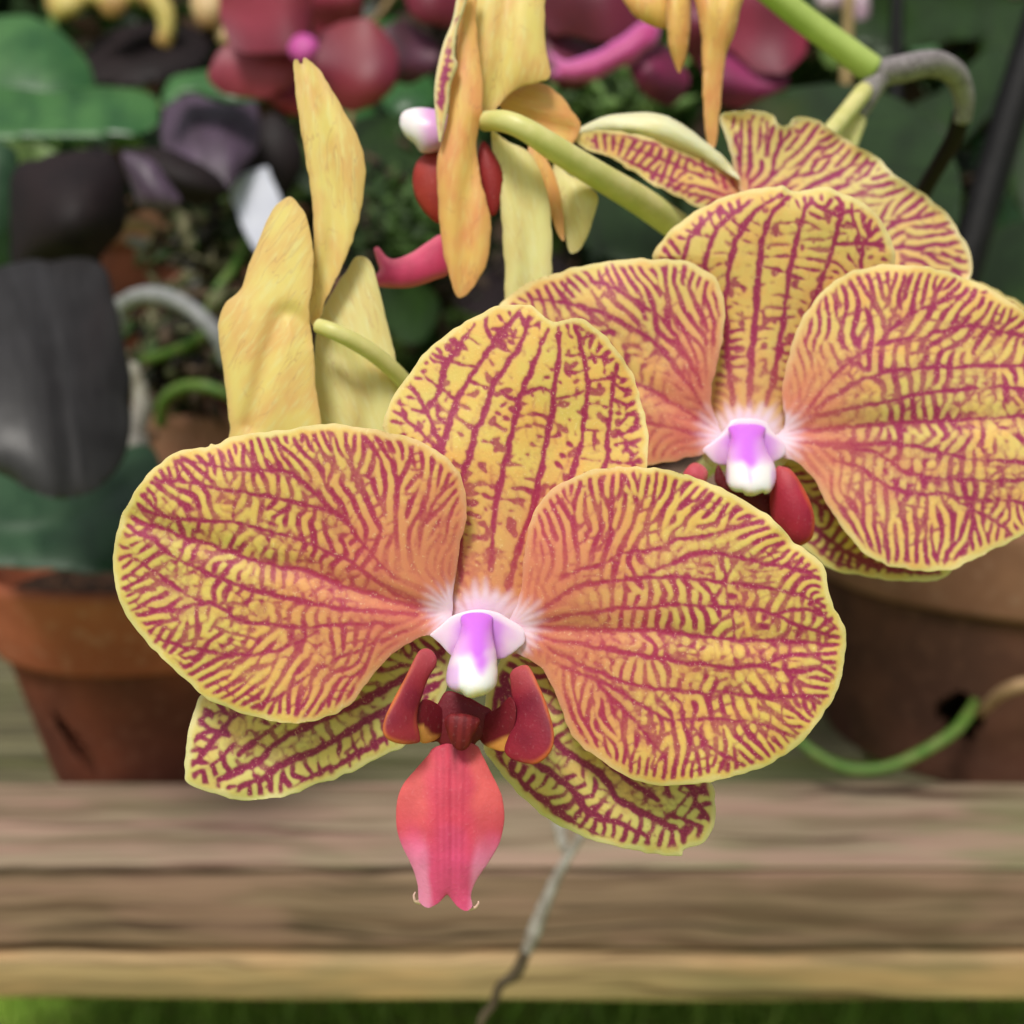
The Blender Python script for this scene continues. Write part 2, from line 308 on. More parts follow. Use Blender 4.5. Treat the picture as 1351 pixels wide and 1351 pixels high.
PET['CS'] = dict(
 outline=[(1240,360),(1280,368),(1320,385),(1360,408),(1400,440),(1400,480),(1340,450),(1270,400)],
 base=(1230,365),
 mains=[[(1250,372),(1300,392),(1350,415),(1390,450)],[(1270,374),(1330,398),(1380,430)]],
 fans=[])
VP = dict(
 AL=dict(seed=3), AR=dict(seed=4),
 AD=dict(seed=5, cellmix=0, haze=.4, loop=0.45, dots=1.5, duty=-.06, lam=(12, 15), sparse=1.15, brk=1.5, tilt=10, wmain=(7.6, 5.8), fine=.95, fade=(60, 150), border=6),
 ASL=dict(seed=6, cell=22, haze=.4, lam=(14, 17), wmain=(7.6, 6.2), sparse=.3, loop=1, fade=(0, 20), tilt=30),
 ASR=dict(seed=7, cell=22, haze=.4, lam=(14, 16), wmain=(7.8, 6.2), sparse=.25, loop=1, fade=(0, 20), tilt=30),
 BR=dict(seed=8), BL=dict(seed=9), BD=dict(seed=10, cellmix=0, haze=.4, loop=.2, dots=1.2, duty=-.05, lam=(12, 14), sparse=.8, tilt=10, wmain=(7.4, 5.2), fade=(60, 140)),
 BSR=dict(seed=11, fade=(0, 20)), CR=dict(seed=12, cellmix=0, haze=.2, loop=.4, duty=-.15, wmain=(4.6, 3.6), lam=(12, 14), fade=(0, 40), baser=110, border=5), CL=dict(seed=13, haze=.2, loop=.3, duty=-.1, wmain=(4, 3.4), lam=(11, 12), fade=(0, 40), border=4), CS=dict(seed=14, fade=(0, 30)))
def make_veins(key):
    p = PET[key]; sh = Sheet(p['outline'], 1.5, rough=.7)
    mains = list(p['mains'])
    if 'cross' in p: mains += [(.62, c) for c in p['cross']]
    v, rb = veins(sh, p['base'], mains, p['fans'], **VP[key])
    return sh, v, rb
# ------------------------------------------------------------------ scene, camera
sc = bpy.context.scene; COL = sc.collection
SH = 0.75                      # height of the bench top, metres
PITCH = R(11.0); F = 1449.0; CC = 675.5
CAM = Vector((0, 0, SH+0.218))
AX = Vector((0, math.cos(PITCH), -math.sin(PITCH))); UP = Vector((0, math.sin(PITCH), math.cos(PITCH))); RT = Vector((1, 0, 0))
F0 = 13.4                      # cm from lens to the front flower
def P(x, y, d):
    """photo pixel and distance in cm -> world point"""
    d = d*0.01
    return CAM+AX*d+RT*((x-CC)/F*d)-UP*((y-CC)/F*d)
def Pn(X, Y, D):
    D = D*0.01
    a = np.array(CAM)+D[..., None]*np.array(AX)+((X-CC)/F*D)[..., None]*np.array(RT)-((Y-CC)/F*D)[..., None]*np.array(UP)
    return a
cd = bpy.data.cameras.new('camera'); cam = bpy.data.objects.new('camera', cd); COL.objects.link(cam); sc.camera = cam
cam.location = CAM; cam.rotation_euler = (math.pi/2-PITCH, 0, 0)
cd.sensor_width = 36; cd.lens = 36*F/1351; cd.clip_start = 0.005; cd.clip_end = 100
cd.dof.use_dof = True; cd.dof.focus_distance = 0.1335; cd.dof.aperture_fstop = 19.0; cd.dof.aperture_blades = 0
sc.view_settings.view_transform = 'Standard'; sc.view_settings.look = 'None'; sc.view_settings.gamma = 1
sc.view_settings.use_curve_mapping = False; sc.view_settings.exposure = 0.0
sc.cycles.max_bounces = 8; sc.cycles.diffuse_bounces = 4; sc.cycles.use_denoising = True

w = bpy.data.worlds.new('World'); sc.world = w; w.use_nodes = True
nt = w.node_tree; bg = nt.nodes['Background']
sky = nt.nodes.new('ShaderNodeTexSky'); sky.sky_type = 'NISHITA'; sky.sun_disc = False
SUN_EL, SUN_AZ = 57, 200      # sun high, behind and left of the camera
sky.sun_elevation = R(SUN_EL); sky.sun_rotation = R(SUN_AZ); sky.dust_density = 3.0; sky.air_density = 1.0
hs = nt.nodes.new('ShaderNodeHueSaturation'); hs.inputs['Saturation'].default_value = 0.22
nt.links.new(sky.outputs[0], hs.inputs['Color']); nt.links.new(hs.outputs[0], bg.inputs[0]); bg.inputs[1].default_value = 0.092
sd = bpy.data.lights.new('sun', 'SUN'); sd.energy = 2.45; sd.angle = R(16); sd.color = (1, 0.955, 0.88)
so = bpy.data.objects.new('sun', sd); COL.objects.link(so)
# sky's sun_rotation is measured clockwise from +Y
sdir = Vector((math.sin(R(SUN_AZ))*math.cos(R(SUN_EL)), math.cos(R(SUN_AZ))*math.cos(R(SUN_EL)), math.sin(R(SUN_EL))))
so.rotation_euler = sdir.to_track_quat('Z', 'Y').to_euler(); so.location = (0, 0, 3)

# ------------------------------------------------------------------ object helpers
def tag(o, label=None, cat=None, group=None, kind=None):
    if label: o['label'] = label
    if cat: o['category'] = cat
    if group: o['group'] = group
    if kind: o['kind'] = kind
    return o
def thing(name, label, cat, loc, group=None):
    o = bpy.data.objects.new(name, None); COL.objects.link(o); o.location = loc; o.empty_display_size = 0.01
    return tag(o, label, cat, group)
def link(name, me, mats, parent=None, origin=None):
    """mesh data in world coordinates -> object (child of parent, or with its own origin)"""
    off = parent['_w'] if parent is not None and '_w' in parent else None
    if parent is not None:
        loc = Vector((0, 0, 0)); p = parent
        while p is not None: loc = loc+p.location; p = p.parent
    else: loc = Vector(origin) if origin is not None else None
    n = len(me.vertices); co = np.empty(n*3, np.float32); me.vertices.foreach_get('co', co); co = co.reshape(-1, 3)
    if loc is None:
        loc = Vector((float((co[:, 0].min()+co[:, 0].max())/2), float((co[:, 1].min()+co[:, 1].max())/2), float(co[:, 2].min())))
    co -= np.array(loc, np.float32); me.vertices.foreach_set('co', co.ravel())
    o = bpy.data.objects.new(name, me); COL.objects.link(o)
    if parent is not None: o.parent = parent
    else: o.location = loc
    for m in (mats if isinstance(mats, (list, tuple)) else [mats]): me.materials.append(m)
    me.polygons.foreach_set('use_smooth', np.ones(len(me.polygons), bool)); me.update()
    return o
def raw_mesh(name, V, Fc, sizes=None):
    me = bpy.data.meshes.new(name)
    V = np.asarray(V, np.float32); me.vertices.add(len(V)); me.vertices.foreach_set('co', V.ravel())
    if sizes is None: Fc = np.asarray(Fc, np.int32); k = Fc.shape[1]; sizes = np.full(len(Fc), k, np.int32); Fc = Fc.ravel()
    st = np.concatenate([[0], np.cumsum(sizes)[:-1]]).astype(np.int32)
    me.loops.add(len(Fc)); me.loops.foreach_set('vertex_index', Fc.astype(np.int32)); me.polygons.add(len(sizes)); me.polygons.foreach_set('loop_start', st)
    me.update(calc_edges=True); me.validate(); return me
def fattr(me, name, a):
    t = me.attributes.new(name, 'FLOAT', 'POINT'); t.data.foreach_set('value', np.asarray(a, np.float32).ravel())
def cattr(me, name, a):
    a = np.asarray(a, np.float32); a = np.concatenate([a, np.ones((len(a), 1), np.float32)], 1)
    t = me.color_attributes.new(name, 'FLOAT_COLOR', 'POINT'); t.data.foreach_set('color', a.ravel())

def sheet_mesh(name, sh, depth, mats, parent=None, thick=0.05, floats=None, color=None, origin=None, back=None):
    """the traced sheet at real distance: depth (cm) for every grid point; thickness (cm) grows away from the viewer"""
    m = sh.m; ny, nx = m.shape
    cell = m[:-1, :-1] | m[1:, :-1] | m[1:, 1:] | m[:-1, 1:]
    used = np.zeros(m.shape, bool)
    used[:-1, :-1] |= cell; used[1:, :-1] |= cell; used[1:, 1:] |= cell; used[:-1, 1:] |= cell
    X = sh.X.copy(); Y = sh.Y.copy(); out = used & ~m; q = sh.poly[sh.kb]
    X[out] = q[..., 0][out]; Y[out] = q[..., 1][out]
    D = np.broadcast_to(np.asarray(depth, float), m.shape)
    idx = -np.ones(m.shape, int); idx[used] = np.arange(used.sum())
    if back is None: back = D+thick*(0.25+0.75*sstep(0, 9, sh.db))
    V = Pn(X[used], Y[used], D[used]); Vb = Pn(X[used], Y[used], np.broadcast_to(back, m.shape)[used])
    j, i = np.nonzero(cell); nf = int(used.sum())
    Fc = np.stack([idx[j, i], idx[j+1, i], idx[j+1, i+1], idx[j, i+1]], 1)
    ea = np.concatenate([Fc[:, k] for k in range(4)]); eb = np.concatenate([Fc[:, (k+1) % 4] for k in range(4)])
    bd = ~np.isin(ea.astype(np.int64)*nf+eb, eb.astype(np.int64)*nf+ea); ea, eb = ea[bd], eb[bd]
    rimf = np.stack([eb, ea, ea+nf, eb+nf], 1)
    F_all = np.concatenate([Fc, Fc[:, ::-1]+nf, rimf]); me = raw_mesh(name, np.concatenate([V, Vb]), F_all)
    for k, a in (floats or {}).items(): q_ = np.broadcast_to(a, m.shape)[used]; fattr(me, k, np.concatenate([q_, q_]))
    if color is not None: cattr(me, 'pig', np.concatenate([color[used], color[used]]))
    o = link(name, me, mats, parent, origin)
    if isinstance(mats, (list, tuple)) and len(mats) > 1:
        mi = np.zeros(len(F_all), np.int32); mi[len(Fc):2*len(Fc)] = 1
        if len(me.polygons) == len(mi): me.polygons.foreach_set('material_index', mi)
    return o

def slab(name, outline, d, mat, parent=None, thick=0.15, step=4.0, bulge=0.0, gx=0.0, gy=0.0, rib=None, origin=None, wave=0.0, color=None, power=0.9, groove=.005):
    """leaf, petal or other thin body from an outline: d cm away at its middle, leaning gx, gy cm per 100 px, bulging towards the viewer"""
    sh = Sheet(outline, step, max(1.5, step*.7), rough=(.4 if step <= 2.5 else 1.0)); cx = sh.poly[:, 0].mean(); cy = sh.poly[:, 1].mean()
    D = d+gx*(sh.X-cx)/100+gy*(sh.Y-cy)/100
    if bulge: D = D-bulge*inflate(sh, power, 500)
    if wave: D = D+wave*snoise(sh.X.shape, 45/step)
    fl = {}
    if rib is not None:
        c = catmull(rib, False, 3); k, dd = nearest(c, sh.X, sh.Y); D = D+groove*d*np.exp(-(dd/14)**2)
        t = c[-1]-c[0]; t = t/np.linalg.norm(t); rx, ry = sh.X-c[0][0], sh.Y-c[0][1]
        fl = {'across': (rx*t[1]-ry*t[0])/50, 'along': (rx*t[0]+ry*t[1])/50}
    else:
        fl = {'across': (sh.X-cx)/50, 'along': (sh.Y-cy)/50}
    fl['edge'] = np.exp(-np.maximum(sh.db, 0)/9.0)
    colr = color(sh) if callable(color) else None
    return sheet_mesh(name, sh, D, mat, parent, thick, fl, colr, origin)

def tube(name, pts, rad, mat, parent=None, seg=10, origin=None, jit=0.0):
    """pts: world points, rad: radii in metres"""
    n = len(pts); pr = np.array([list(p)+[r] for p, r in zip(pts, rad)])
    c = []
    for i in range(n-1):
        p0, p1, p2, p3 = pr[max(i-1, 0)], pr[i], pr[i+1], pr[min(i+2, n-1)]
        for t in np.linspace(0, 1, 7)[:-1]:
            c.append(0.5*((2*p1)+(-p0+p2)*t+(2*p0-5*p1+4*p2-p3)*t*t+(-p0+3*p1-3*p2+p3)*t**3))
    c.append(pr[-1]); c = np.array(c); V = []; Fc = []
    prev = None
    for i in range(len(c)):
        t = Vector(c[min(i+1, len(c)-1)][:3]-c[max(i-1, 0)][:3]).normalized()
        a = (prev-t*prev.dot(t)).normalized() if prev is not None else t.orthogonal().normalized()
        prev = a; b = t.cross(a); r = c[i][3]*(1+jit*random.uniform(-1, 1))
        for k in range(seg):
            an = 2*math.pi*k/seg; V.append(Vector(c[i][:3])+(a*math.cos(an)+b*math.sin(an))*r)
    m = len(c)
    for i in range(m-1):
        for k in range(seg):
            k2 = (k+1) % seg; Fc += [i*seg+k, i*seg+k2, (i+1)*seg+k2, (i+1)*seg+k]
    sizes = [4]*((m-1)*seg)
    t0 = Vector(c[1][:3]-c[0][:3]).normalized(); t1 = Vector(c[-1][:3]-c[-2][:3]).normalized()
    V.append(Vector(c[0][:3])-t0*c[0][3]*0.5); V.append(Vector(c[-1][:3])+t1*c[-1][3]*0.5); A = len(V)-2
    for k in range(seg):
        k2 = (k+1) % seg; Fc += [A, k2, k]; Fc += [A+1, (m-1)*seg+k, (m-1)*seg+k2]; sizes += [3, 3]
    me = raw_mesh(name, np.array([list(v) for v in V]), np.array(Fc), np.array(sizes, np.int32))
    return link(name, me, mat, parent, origin)
def ptube(name, pxd, mat, parent=None, **k):
    """(x, y, distance cm, width px) rows"""
    return tube(name, [P(a, b, d) for a, b, d, w_ in pxd], [w_/2/F*d*0.01 for a, b, d, w_ in pxd], mat, parent, **k)

# ------------------------------------------------------------------ materials
class NT:
    def __init__(s, name):
        s.m = bpy.data.materials.new(name); s.m.use_nodes = True; s.t = s.m.node_tree; s.b = s.t.nodes['Principled BSDF']
    def n(s, typ, **k):
        o = s.t.nodes.new(typ)
        for a, b in k.items(): setattr(o, a, b)
        return o
    def l(s, a, b): s.t.links.new(a, b)
    def attr(s, name): return s.n('ShaderNodeAttribute', attribute_name=name).outputs['Fac']
    def noise(s, scale, detail=3, vec=None, rough=0.5, dist=0.0):
        o = s.n('ShaderNodeTexNoise'); o.inputs['Scale'].default_value = scale; o.inputs['Detail'].default_value = detail
        o.inputs['Roughness'].default_value = rough; o.inputs['Distortion'].default_value = dist
        if vec is None: vec = s.obj()
        s.l(vec, o.inputs['Vector']); return o.outputs['Fac']
    def obj(s): return s.n('ShaderNodeTexCoord').outputs['Object']
    def vmul(s, vec, v):
        o = s.n('ShaderNodeVectorMath', operation='MULTIPLY'); s.l(vec, o.inputs[0]); o.inputs[1].default_value = v; return o.outputs[0]
    def comb(s, x, y, z=0.0):
        o = s.n('ShaderNodeCombineXYZ')
        for k, v in enumerate((x, y, z)):
            if hasattr(v, 'links'): s.l(v, o.inputs[k])
            else: o.inputs[k].default_value = v
        return o.outputs[0]
    def math(s, op, a, b=None, clamp=False):
        o = s.n('ShaderNodeMath', operation=op, use_clamp=clamp)
        for k, v in enumerate((a, b)):
            if v is None: continue
            if hasattr(v, 'links'): s.l(v, o.inputs[k])
            else: o.inputs[k].default_value = v
        return o.outputs[0]
    def rng(s, v, a, b, c=0.0, d=1.0, smooth=True):
        o = s.n('ShaderNodeMapRange'); o.interpolation_type = 'SMOOTHSTEP' if smooth else 'LINEAR'
        s.l(v, o.inputs[0])
        for k, x in zip((1, 2, 3, 4), (a, b, c, d)): o.inputs[k].default_value = x
        return o.outputs[0]
    def mix(s, f, a, b):
        o = s.n('ShaderNodeMix', data_type='RGBA')
        for k, v in ((0, f), (6, a), (7, b)):
            if hasattr(v, 'links'): s.l(v, o.inputs[k])
            elif k == 0: o.inputs[0].default_value = v
            else: o.inputs[k].default_value = (*v, 1)
        return o.outputs[2]
    def bump(s, h, strength, dist):
        o = s.n('ShaderNodeBump'); o.inputs['Strength'].default_value = strength; o.inputs['Distance'].default_value = dist
        s.l(h, o.inputs['Height']); s.l(o.outputs[0], s.b.inputs['Normal'])
    def out(s, col, rough=0.5, sss=0.0, rad=(0.002, 0.001, 0.0005), spec=0.5, sheen=0.0, coat=0.0, trans=None):
        if hasattr(col, 'links'): s.l(col, s.b.inputs['Base Color'])
        else: s.b.inputs['Base Color'].default_value = (*col, 1)
        if hasattr(rough, 'links'): s.l(rough, s.b.inputs['Roughness'])
        else: s.b.inputs['Roughness'].default_value = rough
        s.b.inputs['Subsurface Weight'].default_value = sss; s.b.inputs['Subsurface Radius'].default_value = rad; s.b.inputs['Subsurface Scale'].default_value = 1.0
        s.b.inputs['Specular IOR Level'].default_value = spec; s.b.inputs['Sheen Weight'].default_value = sheen; s.b.inputs['Coat Weight'].default_value = coat
        return s.m

def lin(r, g, b, k=1.0):
    return tuple(((c/255/12.92) if c <= 10 else ((c/255+0.055)/1.055)**2.4)*k for c in (r, g, b))

def mat_petal(name, yel=(231, 197, 106), vein=(156, 38, 80), sal=(224, 108, 104), pale=(240, 220, 160)):
    N = NT(name)
    v, fl, wh, ed, vi = (N.attr(k) for k in ('vein', 'flush', 'white', 'edge', 'violet'))
    fine = N.noise(2600, 2); mid = N.noise(260, 3); big = N.noise(70, 2)
    c = N.mix(N.rng(mid, .35, .7), lin(*yel), lin(min(255, yel[0]+8), yel[1]-12, yel[2]-6))
    c = N.mix(N.rng(big, .4, .65, 0, .55), c, lin(yel[0]-16, yel[1]+2, yel[2]+4))
    c = N.mix(N.math('MULTIPLY', ed, .6), c, lin(*pale))
    c = N.mix(N.math('MULTIPLY', fl, 0.85), c, N.mix(N.rng(mid, .3, .7), lin(*sal), lin(216, 104, 104)))
    vc = N.mix(fl, lin(*vein), lin(180, 52, 78))
    vc = N.mix(N.rng(fine, .35, .7, 0, .35), vc, lin(186, 72, 110))
    c = N.mix(N.rng(v, 0.05, .65, 0, 1, False), c, N.mix(.6, c, vc)); c = N.mix(N.rng(v, .45, .95, 0, 1, False), c, vc)
    c = N.mix(wh, c, lin(248, 216, 232)); c = N.mix(vi, c, lin(205, 120, 222))
    c = N.mix(N.rng(fine, .62, .74, 0, .28), c, lin(250, 226, 176))
    h = N.math('ADD', N.math('MULTIPLY', fine, .5), N.math('MULTIPLY', mid, 1.3))
    N.bump(h, 0.3, 0.0002)
    return N.out(c, 0.55, 0.2, (0.0012, 0.0006, 0.0003), 0.35, 0.1)

def mat_back(name, edgec=None, a=(242, 212, 124), b=(236, 184, 112), g=(240, 222, 152), vein=(180, 104, 80), vs=.28):
    N = NT(name); al = N.attr('along'); ac = N.attr('across')
    vec = N.comb(N.math('MULTIPLY', ac, 1.0), N.math('MULTIPLY', al, 0.22))
    st = N.noise(7, 4, vec); big = N.noise(.62, 2, N.comb(N.math('MULTIPLY', ac, 1.6), al)); fine = N.noise(2400, 2)
    c = N.mix(N.rng(big, .36, .64), lin(*a), lin(*b)); c = N.mix(N.rng(st, .45, .75, 0, .6), c, lin(*g))
    c = N.mix(N.rng(N.attr('edge'), .1, .9, 0, .75), c, lin(*(edgec or b)))
    vn = N.noise(2.2, 2, N.comb(N.math('MULTIPLY', ac, 1.7), N.math('MULTIPLY', al, 0.28), 3.0), .5, .35)
    r = N.math('ABSOLUTE', N.math('SUBTRACT', vn, .5)); r = N.rng(r, 0.0, 0.026, vs, 0.0)
    pm = N.rng(N.noise(.8, 1, N.comb(ac, al, 7.0)), .38, .62)
    c = N.mix(N.math('MULTIPLY', r, pm), c, lin(*vein))
    stf = N.noise(26, 3, N.comb(ac, N.math('MULTIPLY', al, .12)))
    N.bump(N.math('ADD', N.math('ADD', st, N.math('MULTIPLY', stf, .5)), N.math('MULTIPLY', fine, .12)), 0.25, 0.00022)
    return N.out(c, 0.5, 0.35, (0.0024, 0.0015, 0.0006), 0.35, 0.08)

def mat_pig(name, rough=0.4, sss=0.15, bump=0.25, spec=0.5, fs=2200):
    N = NT(name); a = N.n('ShaderNodeAttribute', attribute_name='pig'); f = N.noise(fs, 2); g = N.noise(350, 3)
    c = N.mix(N.rng(g, .3, .7, 0, .22), a.outputs['Color'], lin(120, 30, 40)) if name != 'column_skin' else a.outputs['Color']
    c = N.mix(N.rng(f, .6, .75, 0, .06), c, lin(245, 190, 190))
    N.bump(N.math('ADD', f, g), bump, 0.0002)
    return N.out(c, rough, sss, (0.0015, 0.0008, 0.0006), spec)

def mat_leaf(name, a, b, rough=0.35, spec=0.5, sc_=1.0, coat=0.0):
    N = NT(name); al = N.attr('along'); ac = N.attr('across')
    st = N.noise(5*sc_, 3, N.comb(ac, N.math('MULTIPLY', al, .15))); bg_ = N.noise(0.9*sc_, 3, N.comb(ac, al, 2.0))
    c = N.mix(N.rng(bg_, .35, .65), lin(*a), lin(*b)); c = N.mix(N.rng(st, .4, .75, 0, .35), c, lin(*[min(255, x*1.25+6) for x in a]))
    N.bump(N.math('ADD', st, bg_), .12, .0012)
    return N.out(c, N.rng(bg_, .3, .7, rough-.06, rough+.12), 0.0, spec=spec, coat=coat)

def mat_noise(name, a, b, scale=60, rough=0.7, spec=.4, bump=.3, bd=.002, c3=None, detail=4, sss=0.0):
    N = NT(name); n1 = N.noise(scale, detail); n2 = N.noise(scale*5, 3)
    c = N.mix(N.rng(n1, .35, .65), lin(*a), lin(*b))
    if c3: c = N.mix(N.rng(n2, .5, .68, 0, .8), c, lin(*c3))
    N.bump(N.math('ADD', n1, N.math('MULTIPLY', n2, .4)), bump, bd)
    return N.out(c, rough, sss, spec=spec)
# ------------------------------------------------------------------ patterned petals
M_front = mat_petal('petal_face')
M_sepal = mat_petal('sepal_face', yel=(230, 206, 124), vein=(142, 38, 80), pale=(244, 224, 172))
M_far = mat_petal('petal_face_rear', yel=(236, 200, 118), vein=(158, 42, 90), sal=(228, 124, 114))
M_lilac = mat_petal('petal_face_lilac', yel=(238, 208, 132), vein=(156, 42, 98), pale=(240, 224, 186))
M_back = mat_back('petal_reverse')
M_backo = mat_back('petal_reverse_orange', a=(238, 190, 104), b=(232, 156, 96), g=(238, 204, 128))
M_backp = mat_back('petal_reverse_pale', a=(234, 222, 148), b=(230, 206, 134), g=(238, 228, 170), vs=.2)
M_cream = mat_back('petal_reverse_cream', a=(244, 238, 196), b=(240, 226, 170), g=(248, 244, 210), vs=.1)

def petal(key, parent, mat, name='petal', d0=F0, lift=(0.15, 0.45, -0.35), size=480, edge=0.045, wav=0.03, groove=0.05, flush=(60, 330, .9), white=(18, 58, .95), violet=(0, 0), cup=0.0, label=None):
    sh, v, rb = make_veins(key); p = PET[key]
    r = rb/size; db = np.maximum(sh.db, 0)
    D = d0-(lift[0]+lift[1]*r+lift[2]*r*r)
    D = D+edge*np.exp(-db/16)+edge*0.5*np.exp(-db/50)
    D = D+wav*snoise(sh.X.shape, 40/sh.step)
    bd = np.abs(sh.db); an = np.arctan2(sh.Y-p['base'][1], sh.X-p['base'][0])
    D = D+0.035*np.sin(an*17+snoise(sh.X.shape, 30/sh.step))*np.exp(-db/26)*sstep(.35, .7, r)
    m0 = p['mains'][0]; m0 = m0[1] if isinstance(m0[0], (int, float)) and not isinstance(m0[0], tuple) else m0
    k, dm = nearest(catmull(m0, False, 3), sh.X, sh.Y)
    D = D+groove*np.exp(-(dm/16)**2)+0.006*v-cup*np.exp(-(dm/90)**2)
    n = snoise(sh.X.shape, 6/sh.step); n2 = snoise(sh.X.shape, 22/sh.step)
    angn = np.cos(an*23+n2)*0.5+0.5
    fl = (1-sstep(flush[0], flush[1], rb+n2*16+angn*20))*flush[2]
    wh = (1-sstep(white[0], white[1], rb+n*3+angn*9))*white[2]
    vi = (1-sstep(violet[0], violet[1]+.01, rb+n*3)) if violet[1] > 0 else rb*0
    ed = 1-sstep(1.5, 9, sh.db+n*1.5)
    o = sheet_mesh(name, sh, D, [mat, M_back], parent, 0.028, dict(vein=v, flush=fl, white=wh, edge=ed, violet=vi, along=rb/50, across=an*4))
    if label: o['label'] = label
    return o

def blend(a, b, t): return a*(1-t[..., None])+np.array(b)*t[..., None]
def flat(sh, c): return np.ones(sh.X.shape+(1,))*np.array(c)

def pad(name, outline, d, mat, parent, half, colour, step=1.5, gx=0, gy=0, fn=None, power=0.5, thick=None):
    """thick rounded body: bulges towards the viewer by half cm, backed by the same depth"""
    sh = Sheet(outline, step); cx, cy = sh.poly.mean(0)
    u = inflate(sh, power, 700); D = d+gx*(sh.X-cx)/100+gy*(sh.Y-cy)/100-half*u
    if fn: D = D+fn(sh)
    back = D+half*u+(thick if thick else half*0.8)*u+0.01
    return sheet_mesh(name, sh, D, mat, parent, half, {'along': sh.Y/50, 'across': sh.X/50}, colour(sh), back=back)

M_lip = mat_pig('lip_skin', .58, .2, .3, .3); M_col = mat_pig('column_skin', .33, .3, .08)
M_ped = mat_noise('pedicel_skin', (226, 218, 148), (212, 208, 128), 220, .45, .5, .15, .0004, sss=.1)
M_pedg = mat_noise('pedicel_olive', (190, 176, 84), (170, 160, 70), 220, .45, .5, .15, .0004, sss=.1)

M_tend = mat_noise('tendril_skin', (236, 178, 186), (226, 196, 170), 220, .5, .5)
# ---- front flower
fa = thing('orchid_flower', 'large front orchid flower netted with crimson veins, its pink lip hanging over the bench', 'orchid flower', P(630, 830, F0), 'yellow orchid flowers on the arching stem')
petal('ASL', fa, M_sepal, 'sepal', lift=(-.45, -.1, 0), flush=(0, 1, 0), white=(0, 1, 0), groove=.04, cup=.12)
petal('ASR', fa, M_sepal, 'sepal', lift=(-.45, -.1, 0), flush=(0, 1, 0), white=(0, 1, 0), groove=.04, cup=.12)
petal('AD', fa, M_front, 'sepal', lift=(-.12, -.35, .25), flush=(60, 260, .75), white=(46, 78, .95), groove=0, cup=.10)
petal('AL', fa, M_front, 'petal', lift=(.06, .62, -.45), violet=(0, 0), groove=.07)
petal('AR', fa, M_front, 'petal', lift=(.06, .62, -.45), violet=(0, 0), groove=.05)

def col_wing(sh, cx, cy, w):
    c = flat(sh, lin(214, 140, 228)); t = sstep(w*.6, w*1.7, np.abs(sh.X-cx)+snoise(sh.X.shape, 5/sh.step)*2); c = blend(c, lin(244, 214, 236), t)
    up = sstep(0, -8, sh.Y-cy-6-np.abs(sh.X-cx)*.45)
    return blend(c, lin(248, 224, 238), np.maximum(sstep(10, -6, sh.Y-cy), sstep(16, 1, sh.db)*up))
def column_colour(x0, y0, y1, cream=(246, 232, 204), sx=8):
    def f(sh):
        t = (sh.Y-y0)/(y1-y0); c = flat(sh, lin(214, 120, 240)); n = snoise(sh.X.shape, 5/sh.step)*.04
        c = blend(c, lin(232, 176, 246), sstep(.1, .45, t+n)*sstep(2, 22, np.abs(sh.X-x0)))
        w_ = sstep(.38, .66, t+n-0.13*np.exp(-((sh.X-x0-4)/11)**2)); c = blend(c, lin(252, 248, 250), w_)
        c = blend(c, lin(*cream), sstep(.84, .98, t+n*.6-0.05*np.abs(sh.X-x0-6)/20)*sstep(30, 14, np.abs(sh.X-x0-6)))
        c = blend(c, lin(226, 190, 236), sstep(24, 32, np.abs(sh.X-x0-3))*sstep(.5, .7, t))
        return c
    return f
pad('column_base', Z5([(455,335),(505,292),(560,245),(620,222),(700,208),(790,222),(850,255),(925,305),(935,372),(905,405),(860,440),(800,462),(600,462),(556,440),(505,385),(465,350)]), F0-.11, M_col, fa, .04, lambda sh: col_wing(sh, 633, 808, 30), thick=.12)
col = pad('column', Z5([(604,235),(612,300),(592,370),(562,440),(541,510),(535,575),(555,612),(590,628),(612,630),(632,650),(665,660),(700,652),(740,640),(785,600),(797,550),(795,480),(788,420),(774,350),(772,280),(782,240),(740,218),(690,212),(640,218)]),
    F0-.42, M_col, fa, .34, column_colour(631, 806, 921), gy=-.75, power=.5, step=1.0)
def lobe_col(main, edge, dark, ex=4, side=1):
    def f(sh):
        n = snoise(sh.X.shape, 10/sh.step)*.3; c = flat(sh, lin(*main)); c = blend(c, lin(*dark), np.clip(.35+n, 0, 1)*.8)
        y0, y1 = sh.poly[:, 1].min(), sh.poly[:, 1].max()
        c = blend(c, lin(196, 92, 96), sstep(.35, 0, (sh.Y-y0)/(y1-y0))*.7)
        s = np.clip(side*(sh.X-sh.poly[:, 0].mean())/30+.45, 0, 1)
        return blend(c, lin(*edge), sstep(7, 1, sh.db+n*3)*s*.65)
    return f
lipA = pad('lip', Z5([(490,690),(540,625),(640,652),(720,695),(765,722),(770,780),(720,860),(690,885),(665,925),(640,948),(580,962),(525,945),(495,885),(450,880),(420,800),(450,720)]), F0-.25, M_lip, fa, .08,
    lambda sh: blend(flat(sh, lin(112, 26, 40)), lin(176, 100, 66), sstep(985, 993, sh.Y+snoise(sh.X.shape, 8)*2)))
lipA['label'] = 'dark crimson throat of the lip between two upright lobes'
pad('side_lobe', Z5([(395,700),(430,665),(490,690),(533,740),(533,800),(500,860),(440,889),(400,880),(380,820)]), F0-.42, M_lip, lipA, .05,
    lambda sh: blend(flat(sh, lin(112, 20, 36)), lin(226, 160, 84), sstep(-4, 5, (sh.Y-956)-(sh.X-548)*.35*(sh.X > 560)+snoise(sh.X.shape, 6)*2-6*sstep(560, 548, sh.X)*0)*sstep(590, 570, sh.X)), step=1.2, gx=.8)
